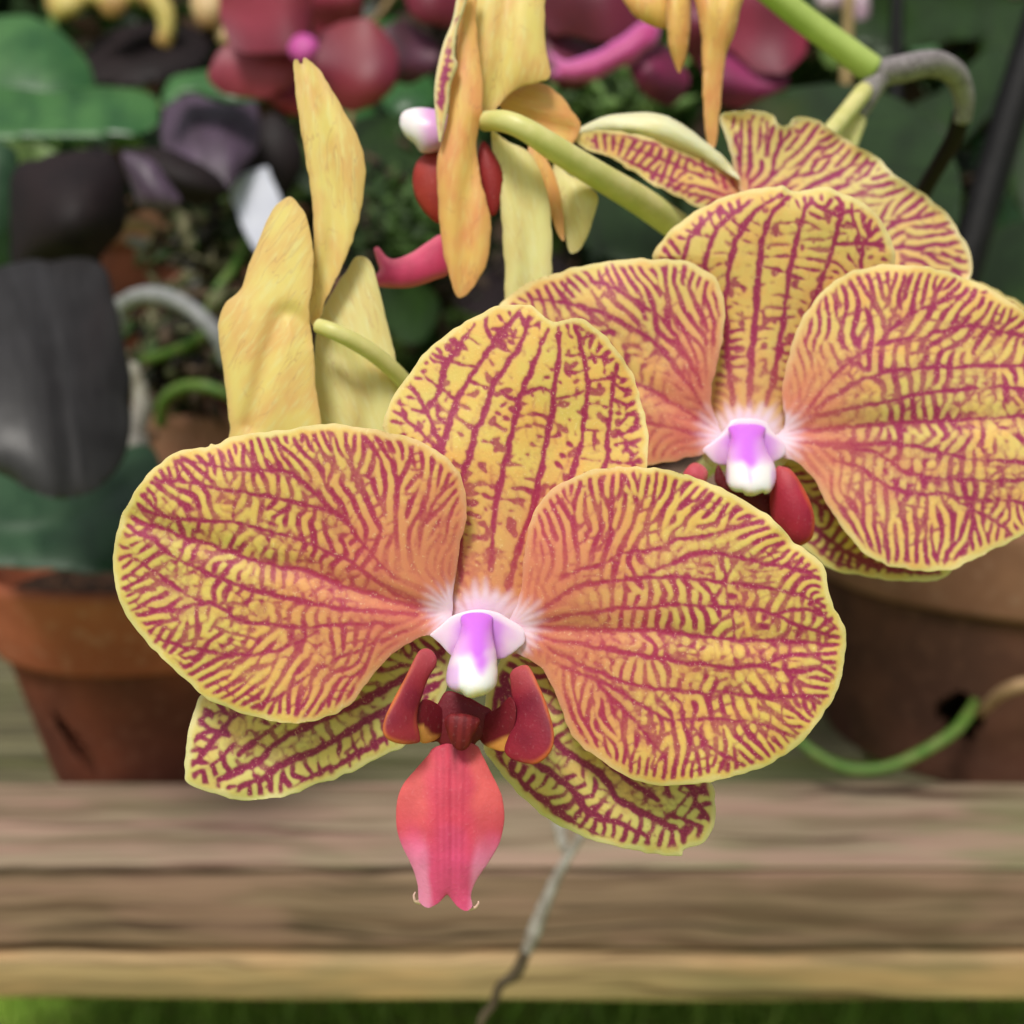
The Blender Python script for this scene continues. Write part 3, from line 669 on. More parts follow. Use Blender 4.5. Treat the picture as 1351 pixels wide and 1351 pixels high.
pad('side_lobe', Z5([(860,655),(888,700),(888,780),(862,870),(838,928),(780,922),(722,892),(690,832),(700,765),(740,742),(800,708)]), F0-.42, M_lip, lipA, .05,
    lambda sh: blend(flat(sh, lin(112, 20, 36)), lin(228, 160, 78), sstep(-4, 5, (sh.Y-972)+(sh.X-668)*.45+snoise(sh.X.shape, 6)*2)), step=1.2, gx=-.8)
l1 = pad('side_lobe', Z5([(430,407),(462,418),(486,455),(482,498),(452,545),(430,595),(412,655),(392,720),(388,780),(398,830),(402,880),(370,892),(320,895),(270,886),(228,862),(212,822),(222,765),(250,700),(290,622),(330,548),(368,470),(398,420)]), F0-.62, M_lip, lipA, .09,
    lobe_col((168, 52, 62), (226, 132, 60), (120, 22, 48), side=-1), step=1.0, gx=.5, gy=-.25)
l2 = pad('side_lobe', Z5([(935,491),(965,510),(1000,580),(1035,660),(1065,750),(1084,840),(1077,912),(1042,965),(990,996),(925,990),(860,965),(832,925),(850,860),(882,790),(890,720),(872,660),(864,600),(860,540),(885,508)]), F0-.62, M_lip, lipA, .09,
    lobe_col((150, 36, 56), (222, 120, 52), (112, 18, 44), side=1), step=1.0, gx=-.5, gy=-.25)
pad('callus', Z5([(528,772),(548,745),(600,738),(655,745),(706,768),(700,802),(676,850),(655,900),(622,928),(580,916),(548,860),(530,805)]), F0-.6, M_lip, lipA, .10,
    lambda sh: blend(flat(sh, lin(124, 32, 36)), lin(92, 14, 24), sstep(.2, .9, np.sin(sh.X*.55+sh.Y*.05)*.5+.5)*.7), step=1.0)
def Z4(p): return tr(450, 950, 3.86, p)
def midcol(sh):
    x0 = 594; a = np.abs(sh.X-x0)/36; y = (sh.Y-980)/215; n = snoise(sh.X.shape, 8)*.06
    c = flat(sh, lin(212, 70, 94)); c = blend(c, lin(230, 112, 100), sstep(.45, 1.05, a+n)*sstep(.7, .3, y)*.6)
    c = blend(c, lin(226, 84, 130), sstep(.45, .8, y+n)); c = blend(c, lin(238, 150, 186), sstep(.8, 1.15, a+y*.25+n)*sstep(.5, .8, y)*.8)
    st = np.zeros(sh.X.shape)
    for q in (-.52, -.26, 0, .24, .5): st = np.maximum(st, np.exp(-(((sh.X-x0)/36-q*(1-.2*y))/.075)**2)*(1.0 if q == 0 else .7))
    c = blend(c, lin(172, 34, 66), st*.42*sstep(1.0, .55, y))
    c = blend(c, lin(120, 20, 40), np.exp(-((sh.X-x0-6)/4.5)**2)*sstep(.22, .05, y)*.9)
    return c
mid = pad('mid_lobe', Z4([(478,138),(440,182),(380,250),(320,322),(290,390),(280,470),(285,560),(310,640),(342,705),(370,770),(390,840),(393,890),(400,928),(440,956),(490,936),(520,908),(540,890),(560,910),(595,952),(638,972),(668,948),(662,900),(670,860),(700,800),(742,740),(790,660),(815,600),(832,500),(822,400),(800,340),(760,260),(720,180),(688,128),(600,108)]),
    F0-.55, M_lip, lipA, .14, midcol, step=1.2, gy=-.22, power=.75, fn=lambda sh: .014*np.exp(-((sh.X-596)/6)**2)+.12*sstep(1130, 1200, sh.Y), thick=.16)
ptube('tendril', [(554, 1190, F0-.55, 7), (548, 1189, F0-.6, 4), (546, 1182, F0-.62, 3), (548, 1177, F0-.62, 2)], M_tend, mid, seg=8)
ptube('tendril', [(620, 1198, F0-.55, 7), (627, 1197, F0-.6, 4), (631, 1192, F0-.62, 3), (631, 1189, F0-.62, 2)], M_tend, mid, seg=8)
ptube('pedicel', [(632, 835, F0+.25, 30), (640, 815, F0+.8, 30), (680, 760, F0+1.4, 28), (780, 700, F0+2.6, 26), (900, 640, F0+4.6, 26), (1000, 560, F0+6.5, 26)], M_ped, fa)

# ---- second flower, upper right
DB = 15.9
fb = thing('orchid_flower', 'large net-veined orchid flower at right, behind the front one, cut by the frame', 'orchid flower', P(985, 590, DB), 'yellow orchid flowers on the arching stem')
petal('BSR', fb, M_sepal, 'sepal', d0=DB, lift=(-.5, -.1, 0), flush=(0, 1, 0), white=(0, 1, 0))
petal('BD', fb, M_far, 'sepal', d0=DB, lift=(-.15, -.3, .75), size=330, flush=(40, 190, .5), white=(46, 76, 1), groove=0, cup=.1, edge=.2)
petal('BL', fb, M_far, 'petal', d0=DB, lift=(.05, .7, -.5), flush=(60, 240, .95), white=(18, 60, 1), violet=(0, 0))
petal('BR', fb, M_far, 'petal', d0=DB, lift=(.05, .7, -.5), flush=(60, 210, .95), white=(18, 62, 1), violet=(0, 0))
def ZE(p): return tr(850, 480, 4.503, p)
pad('column_base', ZE([(350,505),(420,450),(480,390),(520,335),(620,322),(720,345),(760,400),(835,480),(835,540),(770,585),(700,605),(500,605),(420,590),(365,535)]), DB-.14, M_col, fb, .06, lambda sh: col_wing(sh, 987, 560, 30), thick=.12)
pad('column', ZE([(500,372),(512,440),(496,520),(485,640),(490,710),(530,755),(585,765),(600,782),(650,786),(705,765),(715,775),(750,760),(780,700),(783,640),(770,590),(730,520),(710,440),(718,372),(610,350)]), DB-.45, M_col, fb, .36, column_colour(986, 560, 654, (244, 216, 184)), gy=-.8, step=1.2)
lipB = pad('lip', ZE([(440,600),(500,700),(600,770),(740,770),(800,850),(830,1000),(760,960),(640,860),(500,780),(420,700)]), DB-.2, M_lip, fb, .08, lambda sh: flat(sh, lin(96, 20, 30)))
lipB['label'] = 'dark throat of the lip under the pale column'
pad('side_lobe', ZE([(780,625),(830,612),(880,638),(940,725),(990,830),(1012,920),(1006,1010),(985,1050),(930,1080),(880,1075),(820,1010),(760,930),(745,800)]), DB-.5, M_lip, lipB, .22, lobe_col((178, 44, 66), (214, 96, 50), (132, 18, 48), side=1), gx=-.4, step=1.2)
pad('side_lobe', ZE([(230,665),(268,602),(310,587),(352,608),(377,640),(372,690),(340,740),(290,720)]), DB-.5, M_lip, lipB, .16, lobe_col((214, 96, 110), (226, 130, 120), (190, 70, 90)), step=1.2)
ptube('pedicel', [(985, 585, DB+.1, 46), (1000, 540, DB+1, 30), (1040, 420, DB+3, 28), (1080, 300, DB+5, 26), (1130, 160, 22.5, 26)], M_ped, fb)

# ---- third flower behind the second
DCc = 17.8
fc = thing('orchid_flower', 'mostly hidden orchid flower whose ruffled net-veined petal fans out above the right flower', 'orchid flower', P(980, 265, DCc), 'yellow orchid flowers on the arching stem')
petal('CR', fc, M_lilac, 'petal', d0=DCc, lift=(0, .3, -.15), size=300, flush=(20, 60, .5), white=(0, 1, 0), wav=.05, edge=-.1)
petal('CL', fc, M_far, 'petal', d0=DCc, lift=(0, .3, .1), size=220, flush=(20, 90, .7), white=(0, 1, 0))
petal('CS', fc, M_far, 'sepal', d0=DCc, lift=(-.2, 0, 0), size=200, flush=(0, 1, 0), white=(0, 1, 0))
slab('sepal', [(755,178),(775,163),(800,153),(832,148),(870,150),(905,166),(935,190),(960,212),(977,238),(950,222),(920,205),(880,190),(830,176),(790,173)], DCc-.1, M_cream, fc, .05, 2.0, .25, rib=[(770,170),(850,162),(960,220)])
ptube('pedicel', [(990, 270, DCc+.2, 36), (1030, 230, DCc+1.5, 26), (1090, 180, 21, 24), (1140, 120, 22.5, 24)], M_ped, fc)

# ---- flower seen from behind, top middle
DD = 16.6
fd = thing('orchid_flower', 'yellow orchid flower seen side-on at top centre, with thick pale stalk running right', 'orchid flower', P(645, 165, DD), 'yellow orchid flowers on the arching stem')
pad('column', Z2([(232,470),(250,440),(300,425),(360,430),(420,450),(460,500),(440,560),(380,600),(320,605),(290,570),(255,540),(235,505)]), DD+.5, M_col, fd, .3, lambda sh: blend(flat(sh, lin(226, 170, 226)), lin(250, 240, 246), sstep(570, 545, sh.X)), thick=.5)
lipD = pad('lip', Z2([(560,560),(600,600),(640,680),(640,760),(620,840),(590,850),(560,760),(540,640)]), DD+.3, M_lip, fd, .15, lambda sh: flat(sh, lin(150, 40, 40)))
pad('side_lobe', Z2([(300,640),(340,605),(390,590),(430,620),(450,760),(420,860),(385,885),(330,840),(295,780),(283,710)]), DD+.7, M_lip, lipD, .22, lobe_col((176, 62, 48), (170, 50, 50), (150, 40, 40)), thick=.3)
pad('mid_lobe', Z2([(130,985),(150,980),(180,1015),(215,1025),(280,1000),(340,960),(400,930),(440,1000),(430,1080),(370,1110),(280,1138),(190,1140),(130,1130),(120,1105),(150,1070),(140,1030)]), DD+.6, M_lip, lipD, .2, lambda sh: blend(flat(sh, lin(206, 66, 108)), lin(236, 130, 150), sstep(12, 0, sh.db)*.6), thick=.2)
slab('sepal', Z2([(620,400),(700,345),(760,325),(820,340),(880,390),(930,460),(950,500),(925,560),(900,600),(780,560),(680,480)]), DD+.75, M_backo, fd, .05, 2, .15, rib=Z2([(620,440),(900,520)]))
slab('sepal', Z2([(840,640),(900,690),(960,720),(1015,770),(1010,830),(990,900),(960,970),(925,1002),(900,990),(880,900),(850,800)]), DD+.6, M_backp, fd, .05, 2, .15, rib=Z2([(850,660),(940,980)]))
slab('petal', Z2([(760,560),(820,640),(860,740),(880,850),(885,950),(860,930),(830,850),(790,730),(740,620)]), DD+.45, M_backo, fd, .05, 2, .08, rib=Z2([(770,580),(880,930)]))
slab('petal', Z2([(600,520),(660,560),(740,600),(790,680),(820,780),(835,900),(835,1040),(820,1160),(740,1260),(655,1260),(650,1100),(640,950),(630,800),(615,680),(595,580)]), DD+.25, M_backp, fd, .04, 2, .08, rib=Z2([(620,560),(740,900),(740,1250)]), wave=.015)
slab('sepal', Z2([(530,-60),(640,-90),(760,-90),(808,-60),(805,60),(810,180),(830,300),(780,330),(700,350),(640,400),(600,450),(560,440),(545,330),(530,180)]), DD+.3, M_back, fd, .04, 2, .12, rib=Z2([(590,440),(640,200),(660,-80)]), wave=.015)
slab('petal', Z2([(490,-60),(540,-60),(535,60),(545,200),(560,330),(560,440),(545,520),(540,620),(560,740),(590,860),(590,960),(575,1050),(520,1140),(475,1182),(450,1160),(430,1090),(405,1000),(390,880),(382,760),(380,640),(400,560),(425,440),(432,340),(455,250),(460,130),(475,40)]), DD-.05, M_backo, fd, .05, 2, .12, rib=Z2([(560,500),(500,800),(480,1170)]), wave=.02)
def fold_mesh(outline, base, mains, d, parent):
    sh = Sheet(outline, 1.5); v, rb = veins(sh, base, mains, (), lam=(11, 12), seed=31, fade=(0, 20), border=5, wmain=(5, 4))
    D = d-.1*inflate(sh, .5, 300); z = rb*0
    return sheet_mesh('petal', sh, D, [M_lilac, M_back], parent, .04, dict(vein=v, flush=z, white=z, edge=1-sstep(2, 7, sh.db), violet=z, along=rb/50, across=z))
o = fold_mesh(Z2([(470,-60),(510,-60),(495,20),(462,120),(452,220),(462,260),(435,340),(425,430),(400,545),(388,560),(375,470),(368,370),(380,270),(405,170),(440,80)]), (583, 200), [Z2([(395,540),(400,400),(420,250),(470,60)]), Z2([(385,500),(385,380),(410,220),(450,80)])], DD-.25, fd)
o['label'] = 'net-veined face of the petal folded at the left edge'
ptube('pedicel', [(640,160,DD+.1,26),(665,160,DD-.3,28),(695,172,DD-.4,30),(735,198,DD-.2,34),(790,232,DD+.3,36),(845,265,DD+1.0,38),(895,300,DD+1.8,38),(960,345,DD+2.8,36),(1040,330,DD+3.8,30),(1120,170,22.5,26)], [M_ped], fd, seg=16)

# ---- flower seen from behind, left
DE = 15.6
fe = thing('orchid_flower', 'yellow orchid flower seen from behind at left, one tall petal pointing up', 'orchid flower', P(420, 435, DE), 'yellow orchid flowers on the arching stem')
slab('sepal', [(430,400),(455,360),(470,338),(488,345),(500,380),(512,430),(524,480),(530,540),(520,600),(420,600),(414,520),(416,450)], DE+.6, M_backp, fe, .05, 2, .15, rib=[(425,440),(480,520),(480,600)])
slab('petal', [(387,90),(392,78),(398,88),(402,76),(415,85),(430,105),(450,140),(470,175),(480,205),(482,240),(474,290),(460,330),(445,365),(430,395),(418,430),(408,420),(412,370),(414,320),(412,270),(405,220),(395,160)], DE+.2, M_back, fe, .04, 2, .10, rib=[(415,420),(440,280),(400,80)], wave=.015)
slab('petal', [(378,260),(392,266),(404,285),(412,320),(413,370),(408,410),(412,450),(416,500),(416,600),(312,600),(303,560),(296,500),(289,450),(288,425),(298,400),(318,380),(328,350),(342,315),(358,280)], DE-.1, M_back, fe, .04, 2, .10, rib=[(412,440),(370,420),(330,560)], wave=.02)
ptube('pedicel', [(420, 430, DE, 20), (440, 437, DE-.1, 22), (470, 452, DE, 23), (500, 472, DE+.2, 23), (530, 500, DE+.5, 23), (580, 560, DE+1.2, 24), (700, 600, DE+2.6, 26), (900, 560, DE+4.5, 26), (1010, 540, DE+5.5, 26)], [M_ped], fe, seg=14)
slab('lip', [(400,470),(408,468),(412,500),(410,525),(404,500)], DE+.15, M_lip, fe, .1, 1.5, .05, color=lambda sh: flat(sh, lin(120, 30, 50)))

# ---- flower at the top edge, only its hanging tips in the frame
DG = 18.5
fg = thing('orchid_flower', 'yellow orchid flower at the top edge with only narrow hanging petal tips in view', 'orchid flower', P(930, -60, DG), 'yellow orchid flowers on the arching stem')
slab('petal', Z3([(45,-60),(240,-60),(225,60),(205,140),(180,200),(165,280),(150,420),(140,540),(125,585),(100,560),(85,450),(80,330),(78,240),(72,120),(55,20)]), DG, M_backo, fg, .06, 2, .3, rib=Z3([(150,-50),(120,560)]))
slab('petal', Z3([(0,-60),(30,-60),(35,20),(32,120),(18,220),(0,270),(-12,290),(-30,260),(-50,200),(-62,100),(-62,0),(-50,-60)]), DG+.1, M_backo, fg, .06, 2, .25, rib=Z3([(0,-60),(-10,280)]))
slab('sepal', [(820,-20),(890,-20),(888,25),(875,38),(850,30),(830,12)], DG+.3, M_backo, fg, .06, 2, .2)
# ------------------------------------------------------------------ bench, ground
def W(x, y, z): return Vector((x*.01, y*.01, SH+z*.01))      # cm; z above the bench top
def mat_wood(name, a, b, dark, green, warm=None, gs=.5):
    N = NT(name); o = N.obj(); v = N.vmul(o, (1.0, 14.0, 14.0))
    wob = N.noise(9, 2, N.vmul(o, (1, 2.5, 2.5)))
    sep = N.n('ShaderNodeSeparateXYZ'); N.l(o, sep.inputs[0])
    gy = N.math('ADD', N.math('MULTIPLY', sep.outputs[1], 1.0), N.math('MULTIPLY', sep.outputs[2], 1.3))
    g1 = N.noise(110, 4, N.comb(N.math('MULTIPLY', sep.outputs[0], .03), N.math('ADD', gy, N.math('MULTIPLY', wob, .035))), .6)
    g2 = N.noise(240, 3, N.comb(N.math('MULTIPLY', sep.outputs[0], .05), gy))
    c = N.mix(N.rng(g1, .38, .56), lin(*b), lin(*a)); c = N.mix(N.rng(g1, .54, .64, 0, 1), c, lin(*dark)); c = N.mix(N.rng(g2, .48, .66, 0, .5), c, lin(*dark))
    al = N.noise(9, 3); c = N.mix(N.rng(al, .5, .68, 0, gs), c, lin(*green))
    if warm: c = N.mix(N.rng(N.noise(14, 2, N.vmul(o, (1, 5, 5))), .45, .65, 0, .6), c, lin(*warm))
    N.bump(g2, .3, .001)
    return N.out(c, .75, 0, spec=.25)
M_soil = mat_noise('bark_mix', (52, 38, 30), (28, 20, 16), 90, .95, .2, 1.0, .006, (110, 76, 54))
M_w1 = mat_wood('weathered_plank', (168, 150, 126), (134, 116, 94), (92, 70, 56), (122, 126, 84), (180, 146, 130))
M_w2 = mat_wood('weathered_fascia', (156, 128, 108), (116, 90, 74), (62, 44, 36), (104, 90, 68), (160, 124, 110), .3)
M_w3 = mat_wood('pale_rail', (184, 156, 114), (150, 126, 90), (104, 82, 56), (128, 118, 80), (198, 158, 112), .5)
M_w4 = mat_wood('algae_slat', (122, 118, 88), (96, 92, 70), (62, 56, 42), (96, 104, 66), None, .8)
def board(name, x0, x1, y0, y1, z0, z1, mat, parent, r=.35):
    """long board with rounded arrises and slightly uneven edges, cm"""
    prof = []; 
    for cx, cy, a0 in ((y0+r, z1-r, 90), (y1-r, z1-r, 0), (y1-r, z0+r, -90), (y0+r, z0+r, -180)):
        for k in range(5):
            a = R(a0+90-k*22.5) if False else R(a0+90*(1-k/4.0)); prof.append((cx+r*math.cos(a), cy+r*math.sin(a)))
    xs = np.linspace(x0, x1, 90); V = []; Fc = []; n = len(prof)
    ph = random.uniform(0, 9)
    for x in xs:
        o = .07*math.sin(x*.11+ph)+.04*math.sin(x*.37+ph*2)
        for a, b in prof: V.append(list(W(x, a+o*.6, b+o*.5)))
    for i in range(len(xs)-1):
        for k in range(n): Fc += [i*n+k, i*n+(k+1) % n, (i+1)*n+(k+1) % n, (i+1)*n+k]
    sizes = [4]*((len(xs)-1)*n)
    Fc += list(range(n))[::-1]; Fc += [(len(xs)-1)*n+k for k in range(n)]; sizes += [n, n]
    me = raw_mesh(name, np.array(V), np.array(Fc), np.array(sizes, np.int32)); return link(name, me, mat, parent)
bench = thing('wooden_bench', 'weathered grey-brown slatted wooden bench under the clay pots', 'bench', (0, 0.7, 0))
fr = 39.6
board('fascia', -75, 80, fr, fr+2.2, -3.7, -.15, M_w2, bench)['label'] = 'darker front board with sweeping grain'
board('slat', -75, 80, fr-.1, 47.0, -.13, .02, M_w1, bench, .06)['label'] = 'raised front slat'
board('slat', -75, 80, fr+2.25, 47.0, -3.4, -.15, M_w1, bench)
board('slat', -75, 80, 47.25, 51.7, -3.2, -1.2, M_w4, bench)
y = 53.6
for k in range(5):
    board('slat', -75, 80, y, y+10.2, -3.2, random.uniform(-1.25, -1.2), M_w4, bench); y += 11.6
board('gap_dark_board', -75, 80, 76, 126, -24, -21, M_soil, bench)  # added dark backing so the slat gaps read as deep shade
board('rail', -75, 80, fr-.4, fr+3.2, -5.75, -3.85, M_w3, bench)['label'] = 'pale yellowish lower rail'
board('back_step', -75, 80, 76, 92, 0.1, 9.0, M_w2, bench)
for x in (-68, 74):
    for yy in (44, 108):
        me = raw_mesh('leg', [list(W(x+a, yy+b, c)) for c in (-75, -5.8) for a, b in ((-3, -3), (3, -3), (3, 3), (-3, 3))],
            [[0, 3, 2, 1], [4, 5, 6, 7], [0, 1, 5, 4], [1, 2, 6, 5], [2, 3, 7, 6], [3, 0, 4, 7]]); link('leg', me, M_w2, bench)
M_ground = mat_noise('grass_ground', (124, 158, 60), (150, 180, 72), 7, .9, .1, .5, .02, (150, 150, 86))
gx = np.linspace(-30, 30, 61); GX, GY = np.meshgrid(gx, np.linspace(-30, 30, 61)); GZ = .02*np.sin(GX*1.3)*np.cos(GY*1.1)*0
idx = np.arange(61*61).reshape(61, 61); Fg = np.stack([idx[:-1, :-1], idx[:-1, 1:], idx[1:, 1:], idx[1:, :-1]], -1).reshape(-1, 4)
g = link('ground', raw_mesh('ground', np.stack([GX.ravel(), GY.ravel(), GZ.ravel()], 1), Fg), M_ground, origin=(0, 0, 0)); g['kind'] = 'structure'
def blades():
    V = []; Fc = []; r = random.Random(5)
    for _ in range(14000):
        x = r.uniform(-1.5, 1.5); yy = r.uniform(.6, 3.0); h = r.uniform(.03, .09); a = r.uniform(0, 6.28); wd = r.uniform(.002, .004); lx, ly = r.gauss(0, .02), r.gauss(0, .02)
        k = len(V); V += [[x-wd*math.cos(a), yy-wd*math.sin(a), 0], [x+wd*math.cos(a), yy+wd*math.sin(a), 0], [x+lx*.5+wd*.6*math.cos(a), yy+ly*.5+wd*.6*math.sin(a), h*.6], [x+lx, yy+ly, h]]
        Fc += [k, k+1, k+2, k, k+2, k+3]
    return raw_mesh('grass', V, np.array(Fc), np.full(len(Fc)//3, 3, np.int32))
gr = link('grass', blades(), mat_noise('grass_blade', (160, 192, 76), (126, 166, 58), 6, .6), origin=(0, 0, 0)); gr['kind'] = 'stuff'; gr['label'] = 'short bright green grass below the bench'; gr['category'] = 'grass'

# ------------------------------------------------------------------ clay pots
def mat_clay(name, a=(172, 98, 68), b=(146, 80, 54), pale=(186, 138, 112)):
    N = NT(name); n1 = N.noise(22, 4); n2 = N.noise(160, 3); c = N.mix(N.rng(n1, .35, .65), lin(*a), lin(*b)); c = N.mix(N.rng(n2, .52, .7, 0, .35), c, lin(*pale))
    st = N.noise(30, 3, N.vmul(N.obj(), (1, 1, .15))); c = N.mix(N.rng(st, .55, .75, 0, .22), c, lin(96, 60, 44)); N.bump(n2, .25, .0006)
    return N.out(c, .8, 0, spec=.25)
M_clay = mat_clay('terracotta'); M_clayd = mat_clay('terracotta_brown', (150, 108, 84), (124, 86, 66), (160, 126, 104))  # second one is a browner clay for the other rims
M_clayb = mat_clay('terracotta_body_shade', (118, 64, 44), (92, 50, 36), (132, 86, 68)); M_clayk = mat_clay('terracotta_black_shade', (98, 64, 48), (74, 48, 36), (116, 82, 64))  # pot bodies: shade below the rim put into a darker clay colour
M_soil = mat_noise('bark_mix', (52, 38, 30), (28, 20, 16), 90, .95, .2, 1.0, .006, (110, 76, 54))
def pot(cx, cy, z0, H, Rr, Rb, rim_h, label, mat, mat2, holes=(), tilt=None, soil=.84, group='terracotta pots on the bench'):
    """thick clay pot: outer and inner wall, collar, openings (angle deg, z cm, half angle, half height, slant)"""
    o = thing('clay_pot', label, 'pot', W(cx, cy, z0), group)
    t = .55; ro = .5; prof = [(Rb, 0.02)]
    Rn = Rb+(Rr-ro-Rb)*((H-rim_h)/H)
    body_z = np.linspace(0.02, H-rim_h, 26)[1:]
    prof += [(Rb+(Rn-Rb)*(z/(H-rim_h)), z) for z in body_z]
    prof += [(Rn+ro*.8, H-rim_h+.05), (Rn+ro, H-rim_h+.35), (Rr-.12, H-.5), (Rr-.1, H-.2), (Rr-.3, H-.02), (Rr-.55, H), (Rr-.8, H-.15), (Rr-1.0, H-.5)]
    nb = 1+len(body_z); SEG = 160
    inn = [(Rn-t*.9, H-rim_h)]+[(Rb+(Rn-Rb)*(z/(H-rim_h))-t, max(z, .6)) for z in body_z[::-1]]+[(Rb-t, .6)]
    prof2 = prof+inn; V = []; n = len(prof2)
    for k in range(SEG):
        a = 2*math.pi*k/SEG
        for r_, z in prof2: V.append((r_*math.cos(a), r_*math.sin(a), z))
    Fc = []; ringo = {}
    def hole(a, z):
        for ha, hz, wa, wz, sl in holes:
            da = (math.degrees(a)-ha+180) % 360-180; da2 = da-sl*(z-hz)
            if (da2/wa)**2+((z-hz)/wz)**2 < 1: return True
        return False
    mi = []
    for k in range(SEG):
        k2 = (k+1) % SEG; am = 2*math.pi*(k+.5)/SEG
        for j in range(n-1):
            zc = (prof2[j][1]+prof2[j+1][1])/2
            if hole(am, zc) and zc < H-rim_h-.1: continue
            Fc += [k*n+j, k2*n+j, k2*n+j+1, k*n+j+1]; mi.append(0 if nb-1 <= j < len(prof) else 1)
    V = np.array(V)*.01+np.array(W(cx, cy, z0))
    if tilt:
        M = Matrix.Rotation(R(tilt[1]), 3, 'Y') @ Matrix.Rotation(R(tilt[0]), 3, 'X'); c0 = np.array(W(cx, cy, z0+H*.5)); V = (V-c0) @ np.array(M).T+c0
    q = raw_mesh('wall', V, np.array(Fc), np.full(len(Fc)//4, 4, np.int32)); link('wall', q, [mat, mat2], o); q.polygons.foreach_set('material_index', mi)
    # potting bark: lumpy disc
    zs = H*soil; V = [[0, 0, zs]]; Fc = []; rr = random.Random(int(cx*10)); NR, NS = 14, 60
    rs = Rb+(Rr-ro-Rb)*min(1, zs/H)-t-.1
    for i in range(1, NR+1):
        for k in range(NS):
            a = 2*math.pi*k/NS; r_ = rs*i/NR; V.append([r_*math.cos(a), r_*math.sin(a), zs+rr.uniform(-.25, .35)*(i < NR)])
    sz = []
    for k in range(NS):
        Fc += [0, 1+k, 1+(k+1) % NS]; sz.append(3)
    for i in range(NR-1):
        for k in range(NS):
            a = 1+i*NS; Fc += [a+k, a+NS+k, a+NS+(k+1) % NS, a+(k+1) % NS]; sz.append(4)
    V = np.array(V)*.01+np.array(W(cx, cy, z0))
    if tilt: V = (V-c0) @ np.array(M).T+c0
    link('potting_bark', raw_mesh('potting_bark', V, np.array(Fc), np.array(sz, np.int32)), M_soil, o)
    return o
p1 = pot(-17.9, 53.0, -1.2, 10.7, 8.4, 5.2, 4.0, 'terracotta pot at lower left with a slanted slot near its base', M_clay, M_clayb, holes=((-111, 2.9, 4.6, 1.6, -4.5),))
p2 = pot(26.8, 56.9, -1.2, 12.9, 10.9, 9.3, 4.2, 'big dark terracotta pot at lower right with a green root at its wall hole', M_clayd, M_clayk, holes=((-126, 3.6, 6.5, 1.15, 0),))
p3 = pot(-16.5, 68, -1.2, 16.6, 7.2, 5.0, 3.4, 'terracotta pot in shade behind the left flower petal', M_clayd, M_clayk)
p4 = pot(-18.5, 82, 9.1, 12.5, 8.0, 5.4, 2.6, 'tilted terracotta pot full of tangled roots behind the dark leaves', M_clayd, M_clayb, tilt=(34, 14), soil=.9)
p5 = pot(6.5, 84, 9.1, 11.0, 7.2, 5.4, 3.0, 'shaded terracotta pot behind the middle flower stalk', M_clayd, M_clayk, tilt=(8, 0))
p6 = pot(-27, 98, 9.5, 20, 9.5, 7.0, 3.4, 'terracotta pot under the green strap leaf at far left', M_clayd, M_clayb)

# ------------------------------------------------------------------ plants behind the flowers
LG = mat_leaf('leaf_green', (38, 82, 40), (66, 112, 56), .34); LB = mat_leaf('leaf_bluegreen', (32, 60, 36), (50, 80, 52), .32)
LD = mat_leaf('leaf_black', (46, 44, 45), (33, 31, 32), .42, .4); LDD = mat_leaf('leaf_black_deep', (26, 18, 20), (36, 26, 28), .6, .2)
LP = mat_leaf('leaf_purple', (84, 66, 86), (60, 44, 60), .45); LO = mat_leaf('leaf_olive', (34, 56, 18), (26, 42, 15), .38, .35); LL = mat_leaf('leaf_light', (78, 116, 76), (60, 98, 60), .4)
M_rootg = mat_noise('root_green', (76, 116, 38), (108, 130, 62), 120, .5, .4, .3, .001); M_rootw = mat_noise('root_silver', (150, 150, 152), (128, 130, 130), 150, .7, .3, .4, .001, (176, 176, 176))
M_roott = mat_noise('root_tan', (172, 140, 104), (140, 112, 80), 120, .7, .3, .4, .001); M_rootd = mat_noise('root_dry', (176, 170, 160), (138, 130, 118), 160, .75, .3, .4, .001, (92, 82, 66))
M_rootb = mat_noise('root_brown', (92, 80, 60), (70, 58, 40), 160, .8, .3, .4, .001)
def plant(name, label, cat, at, group=None): return thing(name, label, cat, at, group)

dk = plant('orchid_plant', 'orchid plant with broad near-black drooping leaves at the left edge', 'potted plant', P(110, 760, 52), 'leafy orchid plants on the bench')
slab('leaf', [(-70,370),(0,352),(60,343),(130,347),(152,395),(168,470),(173,540),(166,600),(135,640),(88,660),(45,650),(0,625),(-70,600)], 37, LD, dk, .18, 4, 1.8, gx=1.0, gy=-2.2, groove=.003, rib=[(40,345),(75,480),(95,655)])
slab('leaf', [(15,235),(55,207),(110,198),(150,204),(166,240),(162,300),(135,335),(128,352),(60,350),(20,362)], 43, LDD, dk, .2, 4, 2.4, gy=-1.0)
slab('leaf', [(158,200),(215,196),(265,215),(300,250),(262,270),(225,262),(190,240)], 50, LDD, dk, .2, 4, 1.0)
slab('leaf', [(160,203),(195,208),(220,235),(240,268),(222,282),(190,275),(175,250)], 46, LP, dk, .15, 3, .6)
slab('leaf', [(-60,600),(0,600),(80,640),(140,600),(200,590),(215,660),(200,725),(165,755),(80,752),(0,748),(-60,744)], 44, LB, dk, .2, 4, .6, gy=-3.5, rib=[(-50,700),(60,700),(170,640)])
slab('leaf', [(-60,190),(10,188),(26,230),(24,330),(10,370),(-60,380)], 56, LB, dk, .2, 5, 1.5)
gl = plant('orchid_plant', 'orchid plant with glossy mid green strap leaves at upper left', 'potted plant', P(60, 260, 70), 'leafy orchid plants on the bench')
slab('leaf', [(-60,25),(0,22),(45,22),(85,45),(118,85),(126,120),(135,165),(60,175),(-60,170)], 74, LG, gl, .2, 4, 2, gy=-3)
